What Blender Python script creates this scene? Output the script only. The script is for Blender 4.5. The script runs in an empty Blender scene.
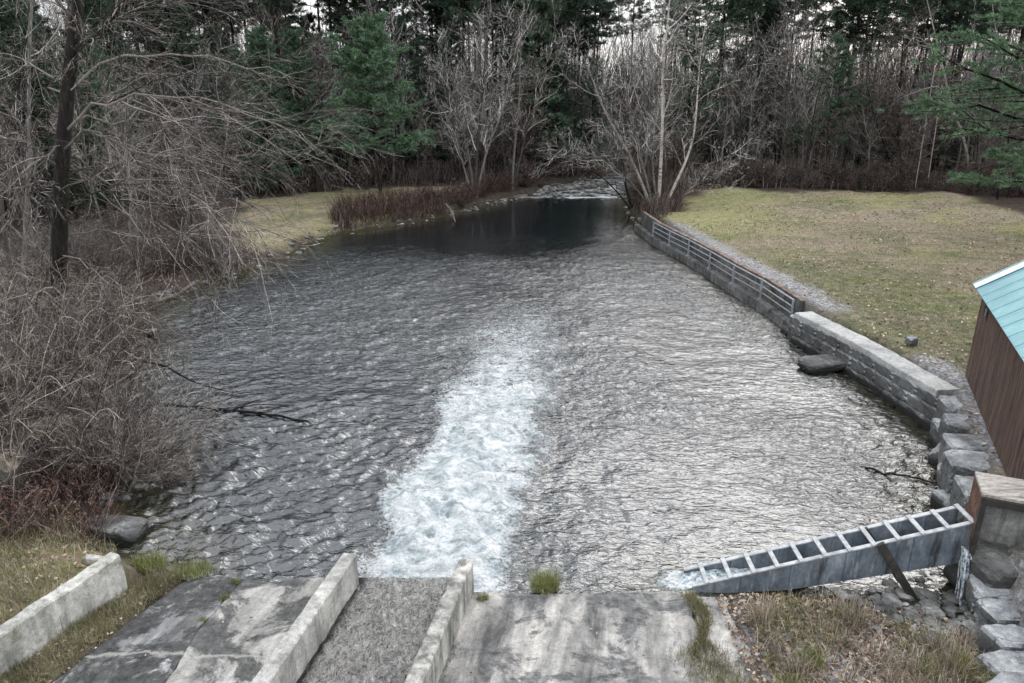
import bpy, math, random
import numpy as np
from math import radians as R

rng = np.random.default_rng(7)
random.seed(7)
C = bpy.context.scene.collection
F, PITCH, CAMZ = 720.0, R(19), 9.0

def P(px, py, z=0.0):
    """ground point seen at a pixel of the photograph, at height z"""
    x = (px - 512) / F; y = -(py - 341.5) / F
    dy = math.cos(PITCH) + y * math.sin(PITCH); dz = -math.sin(PITCH) + y * math.cos(PITCH)
    t = (z - CAMZ) / dz
    return np.array([x * t, dy * t, z])

def Q(px, py, yw):
    """point seen at a pixel, at distance yw in front"""
    x = (px - 512) / F; y = -(py - 341.5) / F
    dy = math.cos(PITCH) + y * math.sin(PITCH); dz = -math.sin(PITCH) + y * math.cos(PITCH)
    t = yw / dy
    return np.array([x * t, yw, CAMZ + dz * t])

# ------------------------------------------------------------------ noise
def _h(ix, iy, iz, s):
    n = (ix * 374761393 + iy * 668265263 + iz * 1274126177 + s * 974634777) & 0xffffffff
    n = ((n ^ (n >> 13)) * 1274126177) & 0xffffffff
    n = ((n ^ (n >> 16)) * 2246822519) & 0xffffffff
    return ((n ^ (n >> 15)) & 0xffffff) / float(0xffffff)

def vn(x, y, z=0.0, s=0):
    x, y, z = np.broadcast_arrays(np.asarray(x, float), np.asarray(y, float), np.asarray(z, float))
    ix, iy, iz = np.floor(x).astype(np.int64), np.floor(y).astype(np.int64), np.floor(z).astype(np.int64)
    fx, fy, fz = x - ix, y - iy, z - iz
    u, v, w = [f * f * f * (f * (f * 6 - 15) + 10) for f in (fx, fy, fz)]
    r = 0
    for a in (0, 1):
        for b in (0, 1):
            for c in (0, 1):
                r = r + _h(ix + a, iy + b, iz + c, s) * (u if a else 1 - u) * (v if b else 1 - v) * (w if c else 1 - w)
    return r * 2 - 1

def fbm(x, y, z=0.0, o=4, s=0):
    r = 0; a = 1; t = 0
    for k in range(o):
        r = r + a * vn(np.asarray(x) * 2 ** k + 17 * k, np.asarray(y) * 2 ** k - 9 * k, np.asarray(z) * 2 ** k, s + k); t += a; a *= .5
    return r / t

def sst(a, b, x):
    t = np.clip((x - a) / (b - a), 0, 1); return t * t * (3 - 2 * t)

def poly_sd(x, y, poly):
    """signed distance to a polygon, positive outside"""
    x = np.asarray(x, float); y = np.asarray(y, float)
    d = np.full(x.shape, 1e9); ins = np.zeros(x.shape, bool)
    n = len(poly)
    for i in range(n):
        ax, ay = poly[i]; bx, by = poly[(i + 1) % n]
        ex, ey = bx - ax, by - ay
        t = np.clip(((x - ax) * ex + (y - ay) * ey) / (ex * ex + ey * ey + 1e-9), 0, 1)
        d = np.minimum(d, np.hypot(x - ax - t * ex, y - ay - t * ey))
        c = (ay > y) != (by > y)
        xi = ax + (y - ay) * ex / (ey if abs(ey) > 1e-9 else 1e-9)
        ins ^= c & (x < xi)
    return np.where(ins, -d, d)

def path_d(x, y, path):
    d = np.full(np.shape(x), 1e9)
    for (ax, ay), (bx, by) in zip(path[:-1], path[1:]):
        ex, ey = bx - ax, by - ay
        t = np.clip(((x - ax) * ex + (y - ay) * ey) / (ex * ex + ey * ey), 0, 1)
        d = np.minimum(d, np.hypot(x - ax - t * ex, y - ay - t * ey))
    return d

# ------------------------------------------------------------------ mesh making
class MB:
    def __init__(s): s.v = []; s.q = []; s.t = []; s.qm = []; s.tm = []; s.n = 0; s.ng = []
    def add(s, v, q=None, t=None, m=0):
        v = np.asarray(v, float).reshape(-1, 3)
        if q is not None and len(q): q = np.asarray(q).reshape(-1, 4) + s.n; s.q.append(q); s.qm.append(np.full(len(q), m))
        if t is not None and len(t): t = np.asarray(t).reshape(-1, 3) + s.n; s.t.append(t); s.tm.append(np.full(len(t), m))
        s.v.append(v); s.n += len(v)
    def mesh(s, name, mats, smooth=False):
        me = bpy.data.meshes.new(name)
        V = np.concatenate(s.v)
        nq = sum(map(len, s.q)); nt = sum(map(len, s.t))
        me.vertices.add(len(V)); me.vertices.foreach_set('co', V.ravel().astype(np.float32))
        L = []; 
        if nq: L.append(np.concatenate(s.q).ravel())
        if nt: L.append(np.concatenate(s.t).ravel())
        L = np.concatenate(L).astype(np.int32)
        me.loops.add(len(L)); me.loops.foreach_set('vertex_index', L)
        me.polygons.add(nq + nt)
        st = np.concatenate([np.arange(nq) * 4, nq * 4 + np.arange(nt) * 3]).astype(np.int32)
        me.polygons.foreach_set('loop_start', st)
        me.polygons.foreach_set('material_index', np.concatenate(s.qm + s.tm).astype(np.int32))
        me.polygons.foreach_set('use_smooth', np.full(nq + nt, smooth))
        for m in mats: me.materials.append(m)
        me.update(calc_edges=True)
        return me
    def obj(s, name, mats, parent=None, smooth=False, **props):
        if not isinstance(mats, (list, tuple)): mats = [mats]
        o = bpy.data.objects.new(name, s.mesh(name, mats, smooth)); C.objects.link(o)
        if parent: o.parent = parent
        for k, v in props.items(): o[k] = v
        return o

def thing(name, label, category, loc=(0, 0, 0), rz=0, group=None):
    o = bpy.data.objects.new(name, None); C.objects.link(o); o.location = loc; o.rotation_euler = (0, 0, rz)
    o.empty_display_size = .2
    o['label'] = label; o['category'] = category
    if group: o['group'] = group
    return o

def dup(root, loc, rz=0, sc=1, label=None, group=None, tilt=(0, 0)):
    r = root.copy(); C.objects.link(r); r.location = loc; r.rotation_euler = (tilt[0], tilt[1], rz)
    r.scale = sc if isinstance(sc, (tuple, list)) else (sc, sc, sc)
    if label: r['label'] = label
    if group: r['group'] = group
    for ch in list(root.children):
        c = ch.copy(); C.objects.link(c); c.parent = r
        for g in ch.children:
            d = g.copy(); C.objects.link(d); d.parent = c
    return r

def tube(mb, pts, rad, S=4, m=0):
    """pts (N,K,3), rad (N,K): N tapered tubes"""
    pts = np.asarray(pts, float); rad = np.asarray(rad, float)
    if pts.ndim == 2: pts = pts[None]; rad = rad[None]
    N, K, _ = pts.shape
    T = np.gradient(pts, axis=1); T /= np.linalg.norm(T, axis=2, keepdims=True) + 1e-9
    ref = np.zeros((N, 1, 3)); mt = np.abs(T.mean(axis=1)); ax = np.argmin(mt, axis=1); ref[np.arange(N), 0, ax] = 1
    A = np.cross(T, ref); A /= np.linalg.norm(A, axis=2, keepdims=True) + 1e-9
    B = np.cross(T, A)
    a = np.arange(S) * 2 * np.pi / S
    V = pts[:, :, None] + rad[:, :, None, None] * (np.cos(a)[None, None, :, None] * A[:, :, None] + np.sin(a)[None, None, :, None] * B[:, :, None])
    idx = np.arange(N * K * S).reshape(N, K, S)
    j = (np.arange(S) + 1) % S
    q = np.stack([idx[:, :-1, :], idx[:, :-1, :][:, :, j], idx[:, 1:, :][:, :, j], idx[:, 1:, :]], axis=-1)
    mb.add(V, q.reshape(-1, 4), m=m)

def grow(par, prad, n, length, angle, t0=.2, t1=1., K=5, up=0., wander=.15, rr=.5, rmin=.004, lvar=.35, taper=.7, upward=None, tlen=.6, rg=None):
    """children of the polylines par (N,Kp,3); returns pts, rad"""
    g = rg or rng
    N, Kp, _ = par.shape
    M = N * n
    pi = np.repeat(np.arange(N), n)
    t = (t0 + (t1 - t0) * (np.tile(np.arange(n), N) + g.random(M)) / n)
    f = t * (Kp - 1); i0 = np.minimum(f.astype(int), Kp - 2); fr = (f - i0)[:, None]
    p0 = par[pi, i0] * (1 - fr) + par[pi, i0 + 1] * fr
    T = par[pi, i0 + 1] - par[pi, i0]; T /= np.linalg.norm(T, axis=1, keepdims=True) + 1e-9
    pr = prad[pi, i0] * (1 - fr[:, 0]) + prad[pi, i0 + 1] * fr[:, 0]
    ref = g.normal(size=(M, 3)); ref -= (ref * T).sum(1, keepdims=True) * T; ref /= np.linalg.norm(ref, axis=1, keepdims=True) + 1e-9
    an = angle * (1 + .3 * g.normal(size=M))
    d = T * np.cos(an)[:, None] + ref * np.sin(an)[:, None]
    plen = np.linalg.norm(np.diff(par, axis=1), axis=2).sum(1)[pi] if length < 0 else 1
    L = abs(length) * plen * (1 - tlen * t) * (1 + lvar * g.normal(size=M)).clip(.3, 2)
    pts = np.zeros((M, K, 3)); pts[:, 0] = p0
    for k in range(1, K):
        pts[:, k] = pts[:, k - 1] + d * (L / (K - 1))[:, None]
        d = d + wander * g.normal(size=(M, 3)); d[:, 2] += up
        d /= np.linalg.norm(d, axis=1, keepdims=True)
    r0 = np.maximum(pr * rr, rmin)
    rad = r0[:, None] * (1 - taper * np.linspace(0, 1, K))[None]
    return pts, np.maximum(rad, rmin * .6)

def line(a, b, K=8, wob=.02, g=None):
    g = g or rng
    a = np.array(a, float); b = np.array(b, float)
    t = np.linspace(0, 1, K)[:, None]
    p = a + (b - a) * t
    L = np.linalg.norm(b - a)
    w = np.cumsum(g.normal(size=(K, 3)), axis=0) * wob * L / math.sqrt(K); w -= w[0]
    return (p + w)[None]

def poly3(pts, K=12, wob=.0):
    pts = np.array(pts, float); s = np.concatenate([[0], np.cumsum(np.linalg.norm(np.diff(pts, axis=0), axis=1))])
    t = np.linspace(0, s[-1], K)
    o = np.stack([np.interp(t, s, pts[:, i]) for i in range(3)], 1)
    for _ in range(2): o[1:-1] = (o[:-2] + 2 * o[1:-1] + o[2:]) / 4
    if wob: o[1:] += rng.normal(size=(K - 1, 3)) * wob
    return o[None]

def boxm(mb, c, size, u=(1, 0, 0), v=(0, 1, 0), m=0, bev=.0):
    """oriented box; c = centre"""
    u = np.array(u, float); v = np.array(v, float); w = np.cross(u, v)
    u /= np.linalg.norm(u); w /= np.linalg.norm(w); v = np.cross(w, u)
    h = np.array(size, float) / 2
    if bev <= 0:
        s = np.array([[x, y, z] for z in (-1, 1) for y in (-1, 1) for x in (-1, 1)], float) * h
        q = [[0, 2, 3, 1], [4, 5, 7, 6], [0, 1, 5, 4], [2, 6, 7, 3], [0, 4, 6, 2], [1, 3, 7, 5]]
        mb.add(np.array(c) + s[:, :1] * u + s[:, 1:2] * v + s[:, 2:] * w, q, m=m); return
    V = []; q = []; t = []; ids = {}
    for sx in (-1, 1):
        for sy in (-1, 1):
            for sz in (-1, 1):
                for k in range(3):
                    p = np.array([sx, sy, sz], float) * h
                    for a in range(3):
                        if a != k: p[a] -= bev * [sx, sy, sz][a]
                    ids[(sx, sy, sz, k)] = len(V); V.append(p)
                tri = [ids[(sx, sy, sz, k)] for k in range(3)]
                t.append(tri if sx * sy * sz > 0 else tri[::-1])
    for k in range(3):
        a, b = [(1, 2), (2, 0), (0, 1)][k]
        for s in (-1, 1):
            def key(sa, sb):
                e = [0, 0, 0]; e[k] = s; e[a] = sa; e[b] = sb; return ids[(*e, k)]
            f = [key(-1, -1), key(1, -1), key(1, 1), key(-1, 1)]
            q.append(f if s > 0 else f[::-1])
    for k in range(3):          # edge bevels along axis k
        a, b = [(1, 2), (2, 0), (0, 1)][k]
        for sa in (-1, 1):
            for sb in (-1, 1):
                def key(sk, kk):
                    e = [0, 0, 0]; e[k] = sk; e[a] = sa; e[b] = sb; return ids[(*e, kk)]
                f = [key(-1, a), key(1, a), key(1, b), key(-1, b)]
                q.append(f if sa * sb > 0 else f[::-1])
    V = np.array(V)
    mb.add(np.array(c) + V[:, :1] * u + V[:, 1:2] * v + V[:, 2:] * w, q, t, m=m)

def sweep(mb, path, width, zbot, rough=.01, step=.15, bev=.03, side=0, m=0, seed=0, nz=6):
    """masonry running along path [(x,y,ztop)], given width; side 0 centred, +1 path is the left edge"""
    path = np.array(path, float)
    s = np.concatenate([[0], np.cumsum(np.linalg.norm(np.diff(path[:, :2], axis=0), axis=1))])
    n = max(2, int(s[-1] / step)); t = np.linspace(0, s[-1], n + 1)
    c = np.stack([np.interp(t, s, path[:, i]) for i in range(3)], 1)
    T = np.gradient(c[:, :2], axis=0); T /= np.linalg.norm(T, axis=1, keepdims=True)
    Nn = np.stack([T[:, 1], -T[:, 0]], 1)          # right hand side
    h = width / 2; off = side * h
    prof = [(-h, None)]
    rows = []
    fr = np.linspace(0, 1, nz)
    for f in fr: rows.append((-h, f, 0))
    rows.append((-h + bev, 1, bev)); 
    for a in np.linspace(-h + bev, h - bev, 6)[1:-1]: rows.append((a, 1, bev))
    rows.append((h - bev, 1, bev))
    for f in fr[::-1]: rows.append((h, f, 0))
    V = []
    for (a, f, top) in rows:
        zt = c[:, 2] - (0 if top else bev)
        z = zbot + (zt - zbot) * f
        V.append(np.stack([c[:, 0] + Nn[:, 0] * (a + off), c[:, 1] + Nn[:, 1] * (a + off), z], 1))
    V = np.array(V)                              # (rows, n+1, 3)
    k = 5.0
    V[..., 0] += rough * fbm(V[..., 0] * k, V[..., 1] * k, V[..., 2] * k, 3, seed)
    V[..., 1] += rough * fbm(V[..., 0] * k, V[..., 1] * k, V[..., 2] * k, 3, seed + 11)
    V[..., 2] += rough * fbm(V[..., 0] * k, V[..., 1] * k, V[..., 2] * k, 3, seed + 23)
    Rr, n1 = V.shape[:2]
    idx = np.arange(Rr * n1).reshape(Rr, n1)
    q = np.stack([idx[:-1, :-1], idx[:-1, 1:], idx[1:, 1:], idx[1:, :-1]], -1).reshape(-1, 4)
    mb.add(V.reshape(-1, 3), q, m=m)
    for e, fl in ((0, 1), (n1 - 1, 0)):           # end caps: strips between mirrored rows
        for a in range(Rr // 2):
            b = Rr - 1 - a
            if b - a <= 1: break
            f = [idx[a, e], idx[a + 1, e], idx[b - 1, e], idx[b, e]]
            mb.add(V.reshape(-1, 3)[f], [[0, 1, 2, 3] if fl else [3, 2, 1, 0]], m=m)

_ico = None
def rock(mb, c, size, seed=0, rz=0, boxy=.5, rough=.12, m=0, sub=4, cut=0.):
    """an angular weathered stone"""
    import bmesh
    global _ico
    if _ico is None: _ico = {}
    if sub not in _ico:
        bm = bmesh.new(); bmesh.ops.create_icosphere(bm, subdivisions=sub, radius=1)
        _ico[sub] = (np.array([v.co[:] for v in bm.verts]), np.array([[v.index for v in f.verts] for f in bm.faces])); bm.free()
    V, Fc = _ico[sub]; V = V.copy()
    p = 2 + boxy * 10
    V /= (np.abs(V) ** p).sum(1, keepdims=True) ** (1 / p)
    g = np.random.default_rng(seed)
    for _ in range(7):                            # chisel planes
        d = g.normal(size=3); d /= np.linalg.norm(d); h = g.uniform(.82, 1.05) * (1 + .25 * boxy) + cut
        k = V @ d; V -= np.where(k > h, k - h, 0)[:, None] * d
    n = fbm(V[:, 0] * 1.3 + seed, V[:, 1] * 1.3, V[:, 2] * 1.3, 4, seed)
    n2 = fbm(V[:, 0] * 5 + seed, V[:, 1] * 5, V[:, 2] * 5, 3, seed + 5)
    V *= (1 + rough * n + rough * .35 * n2)[:, None]
    V *= np.array(size) / 2
    cs, sn = math.cos(rz), math.sin(rz)
    V = np.stack([V[:, 0] * cs - V[:, 1] * sn, V[:, 0] * sn + V[:, 1] * cs, V[:, 2]], 1) + np.array(c)
    mb.add(V, t=Fc, m=m)

def blades(mb, pts, h, w, lean=.4, m=0, g=None, seg=2, up=1.0):
    """grass blades at pts (N,3)"""
    g = g or rng
    N = len(pts); h = np.broadcast_to(h, (N,)) * g.uniform(.5, 1.2, N)
    a = g.uniform(0, 2 * np.pi, N); s = np.stack([np.cos(a), np.sin(a), np.zeros(N)], 1)
    b = g.uniform(0, 2 * np.pi, N); l = np.abs(g.normal(size=N)) * lean
    d = np.stack([np.cos(b) * l, np.sin(b) * l, np.ones(N) * up], 1)
    d /= np.linalg.norm(d, axis=1, keepdims=True)
    d2 = d.copy(); d2[:, 2] -= l * .9; d2 /= np.linalg.norm(d2, axis=1, keepdims=True)
    p1 = pts + d * (h * .55)[:, None]; p2 = p1 + d2 * (h * .45)[:, None]
    w = w * g.uniform(.6, 1.3, N)[:, None] / 2
    V = np.stack([pts - s * w, pts + s * w, p1 + s * w * .7, p1 - s * w * .7, p2], 1)
    i = np.arange(N)[:, None] * 5
    mb.add(V, q=i + np.array([[0, 1, 2, 3]]), m=m)
    base = mb.n - N * 5
    t = (i + np.array([[3, 2, 4]])) + base
    mb.t.append(t); mb.tm.append(np.full(N, m))

def leaves(mb, pts, size, flat=.35, m=0, g=None):
    g = g or rng
    N = len(pts); n = g.normal(size=(N, 3)) * flat; n[:, 2] += 1; n /= np.linalg.norm(n, axis=1, keepdims=True)
    r = g.normal(size=(N, 3)); r -= (r * n).sum(1, keepdims=True) * n; r /= np.linalg.norm(r, axis=1, keepdims=True)
    b = np.cross(n, r); s = size * g.uniform(.6, 1.3, N)[:, None] / 2
    V = np.stack([pts - r * s, pts + b * s * .6 + n * s * .15, pts + r * s, pts - b * s * .6 + n * s * .2], 1)
    mb.add(V, q=np.arange(N * 4).reshape(N, 4), m=m)

# ------------------------------------------------------------------ materials
class MT:
    def __init__(s, name, rough=.8, spec=.3):
        s.m = bpy.data.materials.new(name); s.m.use_nodes = True; s.t = s.m.node_tree; s.b = s.t.nodes['Principled BSDF']
        s.b.inputs['Roughness'].default_value = rough; s.b.inputs['Specular IOR Level'].default_value = spec
        s.geo = None
    def n(s, t, **kw):
        x = s.t.nodes.new(t)
        for k, v in kw.items():
            if k.startswith('i_'):
                k = k[2:].replace('_', ' '); x.inputs[k].default_value = v
            else: setattr(x, k, v)
        return x
    def l(s, a, b): s.t.links.new(a, b)
    def pos(s, scale=(1, 1, 1), rot=0, obj=False):
        if obj: o = s.n('ShaderNodeTexCoord').outputs['Object']
        else: o = s.n('ShaderNodeNewGeometry').outputs['Position']
        if scale == (1, 1, 1) and not rot: return o
        mp = s.n('ShaderNodeMapping'); mp.inputs['Scale'].default_value = scale; mp.inputs['Rotation'].default_value = (0, 0, rot)
        s.l(o, mp.inputs[0]); return mp.outputs[0]
    def noise(s, sc, det=5, rough=.55, dist=0, vec=None):
        x = s.n('ShaderNodeTexNoise'); x.inputs['Scale'].default_value = sc; x.inputs['Detail'].default_value = det
        x.inputs['Roughness'].default_value = rough; x.inputs['Distortion'].default_value = dist
        s.l(vec or s.pos(), x.inputs['Vector']); return x.outputs['Fac']
    def vor(s, sc, vec=None, feature='F1', out='Distance', rnd=1):
        x = s.n('ShaderNodeTexVoronoi', feature=feature); x.inputs['Scale'].default_value = sc; x.inputs['Randomness'].default_value = rnd
        s.l(vec or s.pos(), x.inputs['Vector']); return x.outputs[out]
    def ramp(s, fac, stops):
        x = s.n('ShaderNodeValToRGB'); e = x.color_ramp.elements
        while len(e) > 1: e.remove(e[-1])
        for i, (p, c) in enumerate(stops):
            if i: el = e.new(p)
            else: el = e[0]; el.position = p
            if not isinstance(c, tuple): c = (c, c, c)
            el.color = (*c, 1)
        s.l(fac, x.inputs[0]); return x.outputs[0]
    def mix(s, f, a, b, mode='MIX'):
        x = s.n('ShaderNodeMix', data_type='RGBA', blend_type=mode)
        for sk, v in ((0, f), (6, a), (7, b)):
            sock = x.inputs[sk]
            if isinstance(v, (int, float)): sock.default_value = float(v) if sk == 0 else (v, v, v, 1)
            elif isinstance(v, tuple): sock.default_value = (*v, 1)
            else: s.l(v, sock)
        return x.outputs[2]
    def math(s, op, a, b=0., clamp=False):
        x = s.n('ShaderNodeMath', operation=op, use_clamp=clamp)
        for sock, v in ((x.inputs[0], a), (x.inputs[1], b)):
            if isinstance(v, (int, float)): sock.default_value = v
            else: s.l(v, sock)
        return x.outputs[0]
    def attr(s, name):
        x = s.n('ShaderNodeAttribute', attribute_name=name); return x.outputs['Fac']
    def island(s): return s.n('ShaderNodeNewGeometry').outputs['Random Per Island']
    def objrnd(s): return s.n('ShaderNodeObjectInfo').outputs['Random']
    def sep(s, axis='Z', vec=None):
        x = s.n('ShaderNodeSeparateXYZ'); s.l(vec or s.pos(), x.inputs[0]); return x.outputs[axis]
    def normz(s):
        x = s.n('ShaderNodeSeparateXYZ'); s.l(s.n('ShaderNodeNewGeometry').outputs['Normal'], x.inputs[0]); return x.outputs['Z']
    def col(s, c):
        if isinstance(c, tuple): s.b.inputs['Base Color'].default_value = (*c, 1)
        else: s.l(c, s.b.inputs['Base Color'])
        return s
    def bump(s, h, dist=.02, st=1., chain=None):
        x = s.n('ShaderNodeBump'); x.inputs['Distance'].default_value = dist; x.inputs['Strength'].default_value = st
        s.l(h, x.inputs['Height'])
        if chain: s.l(chain, x.inputs['Normal'])
        s.l(x.outputs[0], s.b.inputs['Normal']); return x.outputs[0]

def m_bark(name, c1, c2, c3=None, spotted=False, var=True):
    m = MT(name, .9, .15)
    v = m.pos((6, 6, 1.2), obj=True)
    n = m.noise(2.2, 6, .65, .3, v)
    col = m.ramp(n, [(.3, c1), (.55, c2), (.75, c3 or c2)])
    if spotted:
        n2 = m.noise(3., 3, .5, 0, m.pos((1.5, 1.5, 6), obj=True))
        col = m.mix(m.ramp(n2, [(.56, 0.), (.62, 1.)]), col, (.05, .045, .04))
    if var: col = m.mix(1., col, m.ramp(m.island(), [(0, .08), (.5, .46), (.8, 1.15), (1, 2.7)]), 'MULTIPLY')
    col = m.mix(1., col, m.ramp(m.objrnd(), [(0, (1.06, .98, .92)), (.35, (.80, .78, .76)), (.65, (1., 1., 1.)), (1, (1.22, 1.22, 1.22))]), 'MULTIPLY')
    m.col(col); m.bump(n, .02, .7); return m.m

def m_needles(name, cs, spec=.25):
    m = MT(name, .55, spec)
    c = m.ramp(m.island(), [(i / (len(cs) - 1), x) for i, x in enumerate(cs)])
    big = m.noise(.9, 3, .6)
    c = m.mix(1., c, m.ramp(big, [(.3, .55), (.7, 1.3)]), 'MULTIPLY')
    m.col(c)
    return m.m

def m_concrete(name, flow=0., base=((.11, .11, .105), (.27, .265, .25), (.42, .41, .385)), stain=.6, moss=False, drip=True, sc=1.):
    m = MT(name, .92, .2)
    n1 = m.noise(.9 * sc, 8, .62, .6)
    n2 = m.noise(9 * sc, 6, .7, .2)
    n3 = m.noise(60, 3, .6)
    col = m.ramp(n1, [(.32, base[0]), (.48, base[1]), (.68, base[2])])
    col = m.mix(.75, col, m.ramp(n2, [(.3, .45), (.5, .95), (.72, 1.35)]), 'MULTIPLY')
    col = m.mix(.6, col, m.ramp(n3, [(.3, .55), (.7, 1.4)]), 'MULTIPLY')
    if drip:                                     # streaks: stretched downwards
        s = m.noise(1.4, 5, .65, .4, m.pos((3.2, 3.2, .35)))
        col = m.mix(stain, col, m.ramp(s, [(.34, .3), (.52, 1.), (.7, 1.3)]), 'MULTIPLY')
    w = m.vor(.9, m.pos((1, 1, 1)), 'DISTANCE_TO_EDGE')
    if moss:
        mz = m.noise(2.2, 5, .6)
        col = m.mix(m.ramp(mz, [(.56, 0.), (.66, .6)]), col, (.09, .10, .04))
    m.col(col)
    h = m.math('ADD', m.math('MULTIPLY', n2, .7), m.math('MULTIPLY', n3, .3))
    m.bump(h, .012, .9); return m.m

# ------------------------------------------------------------------ world, sun, camera
SUN_EL, SUN_AZ = R(32), R(35)
w = bpy.data.worlds.new("World"); bpy.context.scene.world = w; w.use_nodes = True
nt = w.node_tree; bg = nt.nodes['Background']; bg.inputs[1].default_value = .15
sky = nt.nodes.new('ShaderNodeTexSky'); sky.sky_type = 'NISHITA'; sky.sun_disc = False
sky.sun_elevation = SUN_EL; sky.sun_rotation = SUN_AZ; sky.dust_density = 3
tc = nt.nodes.new('ShaderNodeTexCoord'); mp = nt.nodes.new('ShaderNodeMapping'); mp.inputs['Scale'].default_value = (1, 1, 3.2)
cn = nt.nodes.new('ShaderNodeTexNoise'); cn.inputs['Scale'].default_value = 2.4; cn.inputs['Detail'].default_value = 6
cr = nt.nodes.new('ShaderNodeValToRGB')
cr.color_ramp.elements[0].position = .3; cr.color_ramp.elements[0].color = (8.2, 8.7, 9.5, 1)
cr.color_ramp.elements[1].position = .7; cr.color_ramp.elements[1].color = (13.2, 13.2, 13.2, 1)
mx = nt.nodes.new('ShaderNodeMix'); mx.data_type = 'RGBA'; mx.inputs[0].default_value = .86
nt.links.new(tc.outputs['Generated'], mp.inputs[0]); nt.links.new(mp.outputs[0], cn.inputs['Vector']); nt.links.new(cn.outputs['Fac'], cr.inputs[0])
# a cream band low in the cloud cover
sx = nt.nodes.new('ShaderNodeSeparateXYZ'); nt.links.new(tc.outputs['Generated'], sx.inputs[0])
hr = nt.nodes.new('ShaderNodeValToRGB')
hr.color_ramp.elements[0].position = .0; hr.color_ramp.elements[0].color = (.80, .785, .77, 1)
hr.color_ramp.elements[1].position = .5; hr.color_ramp.elements[1].color = (1.15, 1.16, 1.18, 1)
nt.links.new(sx.outputs['Z'], hr.inputs[0])
m2 = nt.nodes.new('ShaderNodeMix'); m2.data_type = 'RGBA'; m2.blend_type = 'MULTIPLY'; m2.inputs[0].default_value = 1
nt.links.new(cr.outputs[0], m2.inputs[6]); nt.links.new(hr.outputs[0], m2.inputs[7])
nt.links.new(sky.outputs[0], mx.inputs[6]); nt.links.new(m2.outputs[2], mx.inputs[7]); nt.links.new(mx.outputs[2], bg.inputs[0])

sl = bpy.data.lights.new('sun', 'SUN'); sl.energy = 2.1; sl.angle = R(58); sl.color = (1, .975, .945)
so = bpy.data.objects.new('sun', sl); C.objects.link(so)
# sun stands ahead and to the right of the view
sd = np.array([math.sin(SUN_AZ) * math.cos(SUN_EL), math.cos(SUN_AZ) * math.cos(SUN_EL), math.sin(SUN_EL)])
import mathutils
so.rotation_euler = mathutils.Vector(sd).to_track_quat('Z', 'Y').to_euler()

cam = bpy.data.cameras.new('camera'); co = bpy.data.objects.new('camera', cam); C.objects.link(co)
co.location = (0, 0, CAMZ); co.rotation_euler = (R(90) - PITCH, 0, 0)
cam.sensor_width = 36; cam.lens = 36 * F / 1024; cam.clip_end = 3000; cam.clip_start = .1
bpy.context.scene.camera = co
sc = bpy.context.scene
sc.view_settings.view_transform = 'Standard'; sc.view_settings.look = 'None'; sc.view_settings.exposure = 0
sc.cycles.max_bounces = 3; sc.cycles.diffuse_bounces = 1; sc.cycles.glossy_bounces = 2; sc.cycles.transparent_max_bounces = 4
sc.cycles.use_denoising = True; sc.cycles.use_adaptive_sampling = True; sc.cycles.adaptive_threshold = .035; sc.cycles.adaptive_min_samples = 20

# ------------------------------------------------------------------ layout
POOL = [(-8.48, 12.96), (-8.95, 14.7), (-9.3, 16.2), (-10.6, 18.5), (-12.3, 21.5), (-13.6, 25), (-15.2, 28), (-15.8, 31), (-15.2, 34.8), (-13.1, 40), (-12.6, 44.5), (-11.9, 48.2),
        (-8.1, 52.1), (-4.9, 56.6), (-2.2, 61), (-.2, 65), (2.2, 68.4), (3.8, 74), (7.5, 80), (14, 88), (24, 94), (30, 99), (30, 92), (22, 84), (14.5, 77.5), (11.0, 72), (10, 66), (9.3, 58),
        (9.2, 52), (9.6, 46), (10.3, 35), (11.36, 26.9), (11.98, 22.4), (12.0, 19), (11.2, 17), (10.5, 15), (9.8, 13.9), (8.9, 12.6), (8.3, 11.9), (7.2, 11.5), (6, 11.3), (4.4, 11.25),
        (3.3, 11.3), (3.3, -6), (-7.0, -6), (-7.0, 11.6), (-7.4, 12.4)]
WALL_Y = [4, 8.4, 9.5, 11, 12.1, 13.6, 15, 17, 19, 22.4, 26.9, 35, 46, 52, 58, 66]
WALL_X = [6.7, 7.75, 8.1, 8.55, 9.0, 9.75, 10.5, 11.2, 12.0, 11.98, 11.36, 10.3, 9.6, 9.2, 9.3, 10]
LAWN = [(10.0, 47.5), (12.5, 54), (15.5, 61), (17.5, 65.5), (20, 66), (21.8, 62.3), (28, 62.6), (37, 61.5), (36, 54), (35, 48.4), (44, 38), (44, -5), (9, 8), (9, 12), (10.5, 15), (11, 20), (11, 30)]

def wall_x(y): return np.interp(y, WALL_Y, WALL_X)

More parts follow.
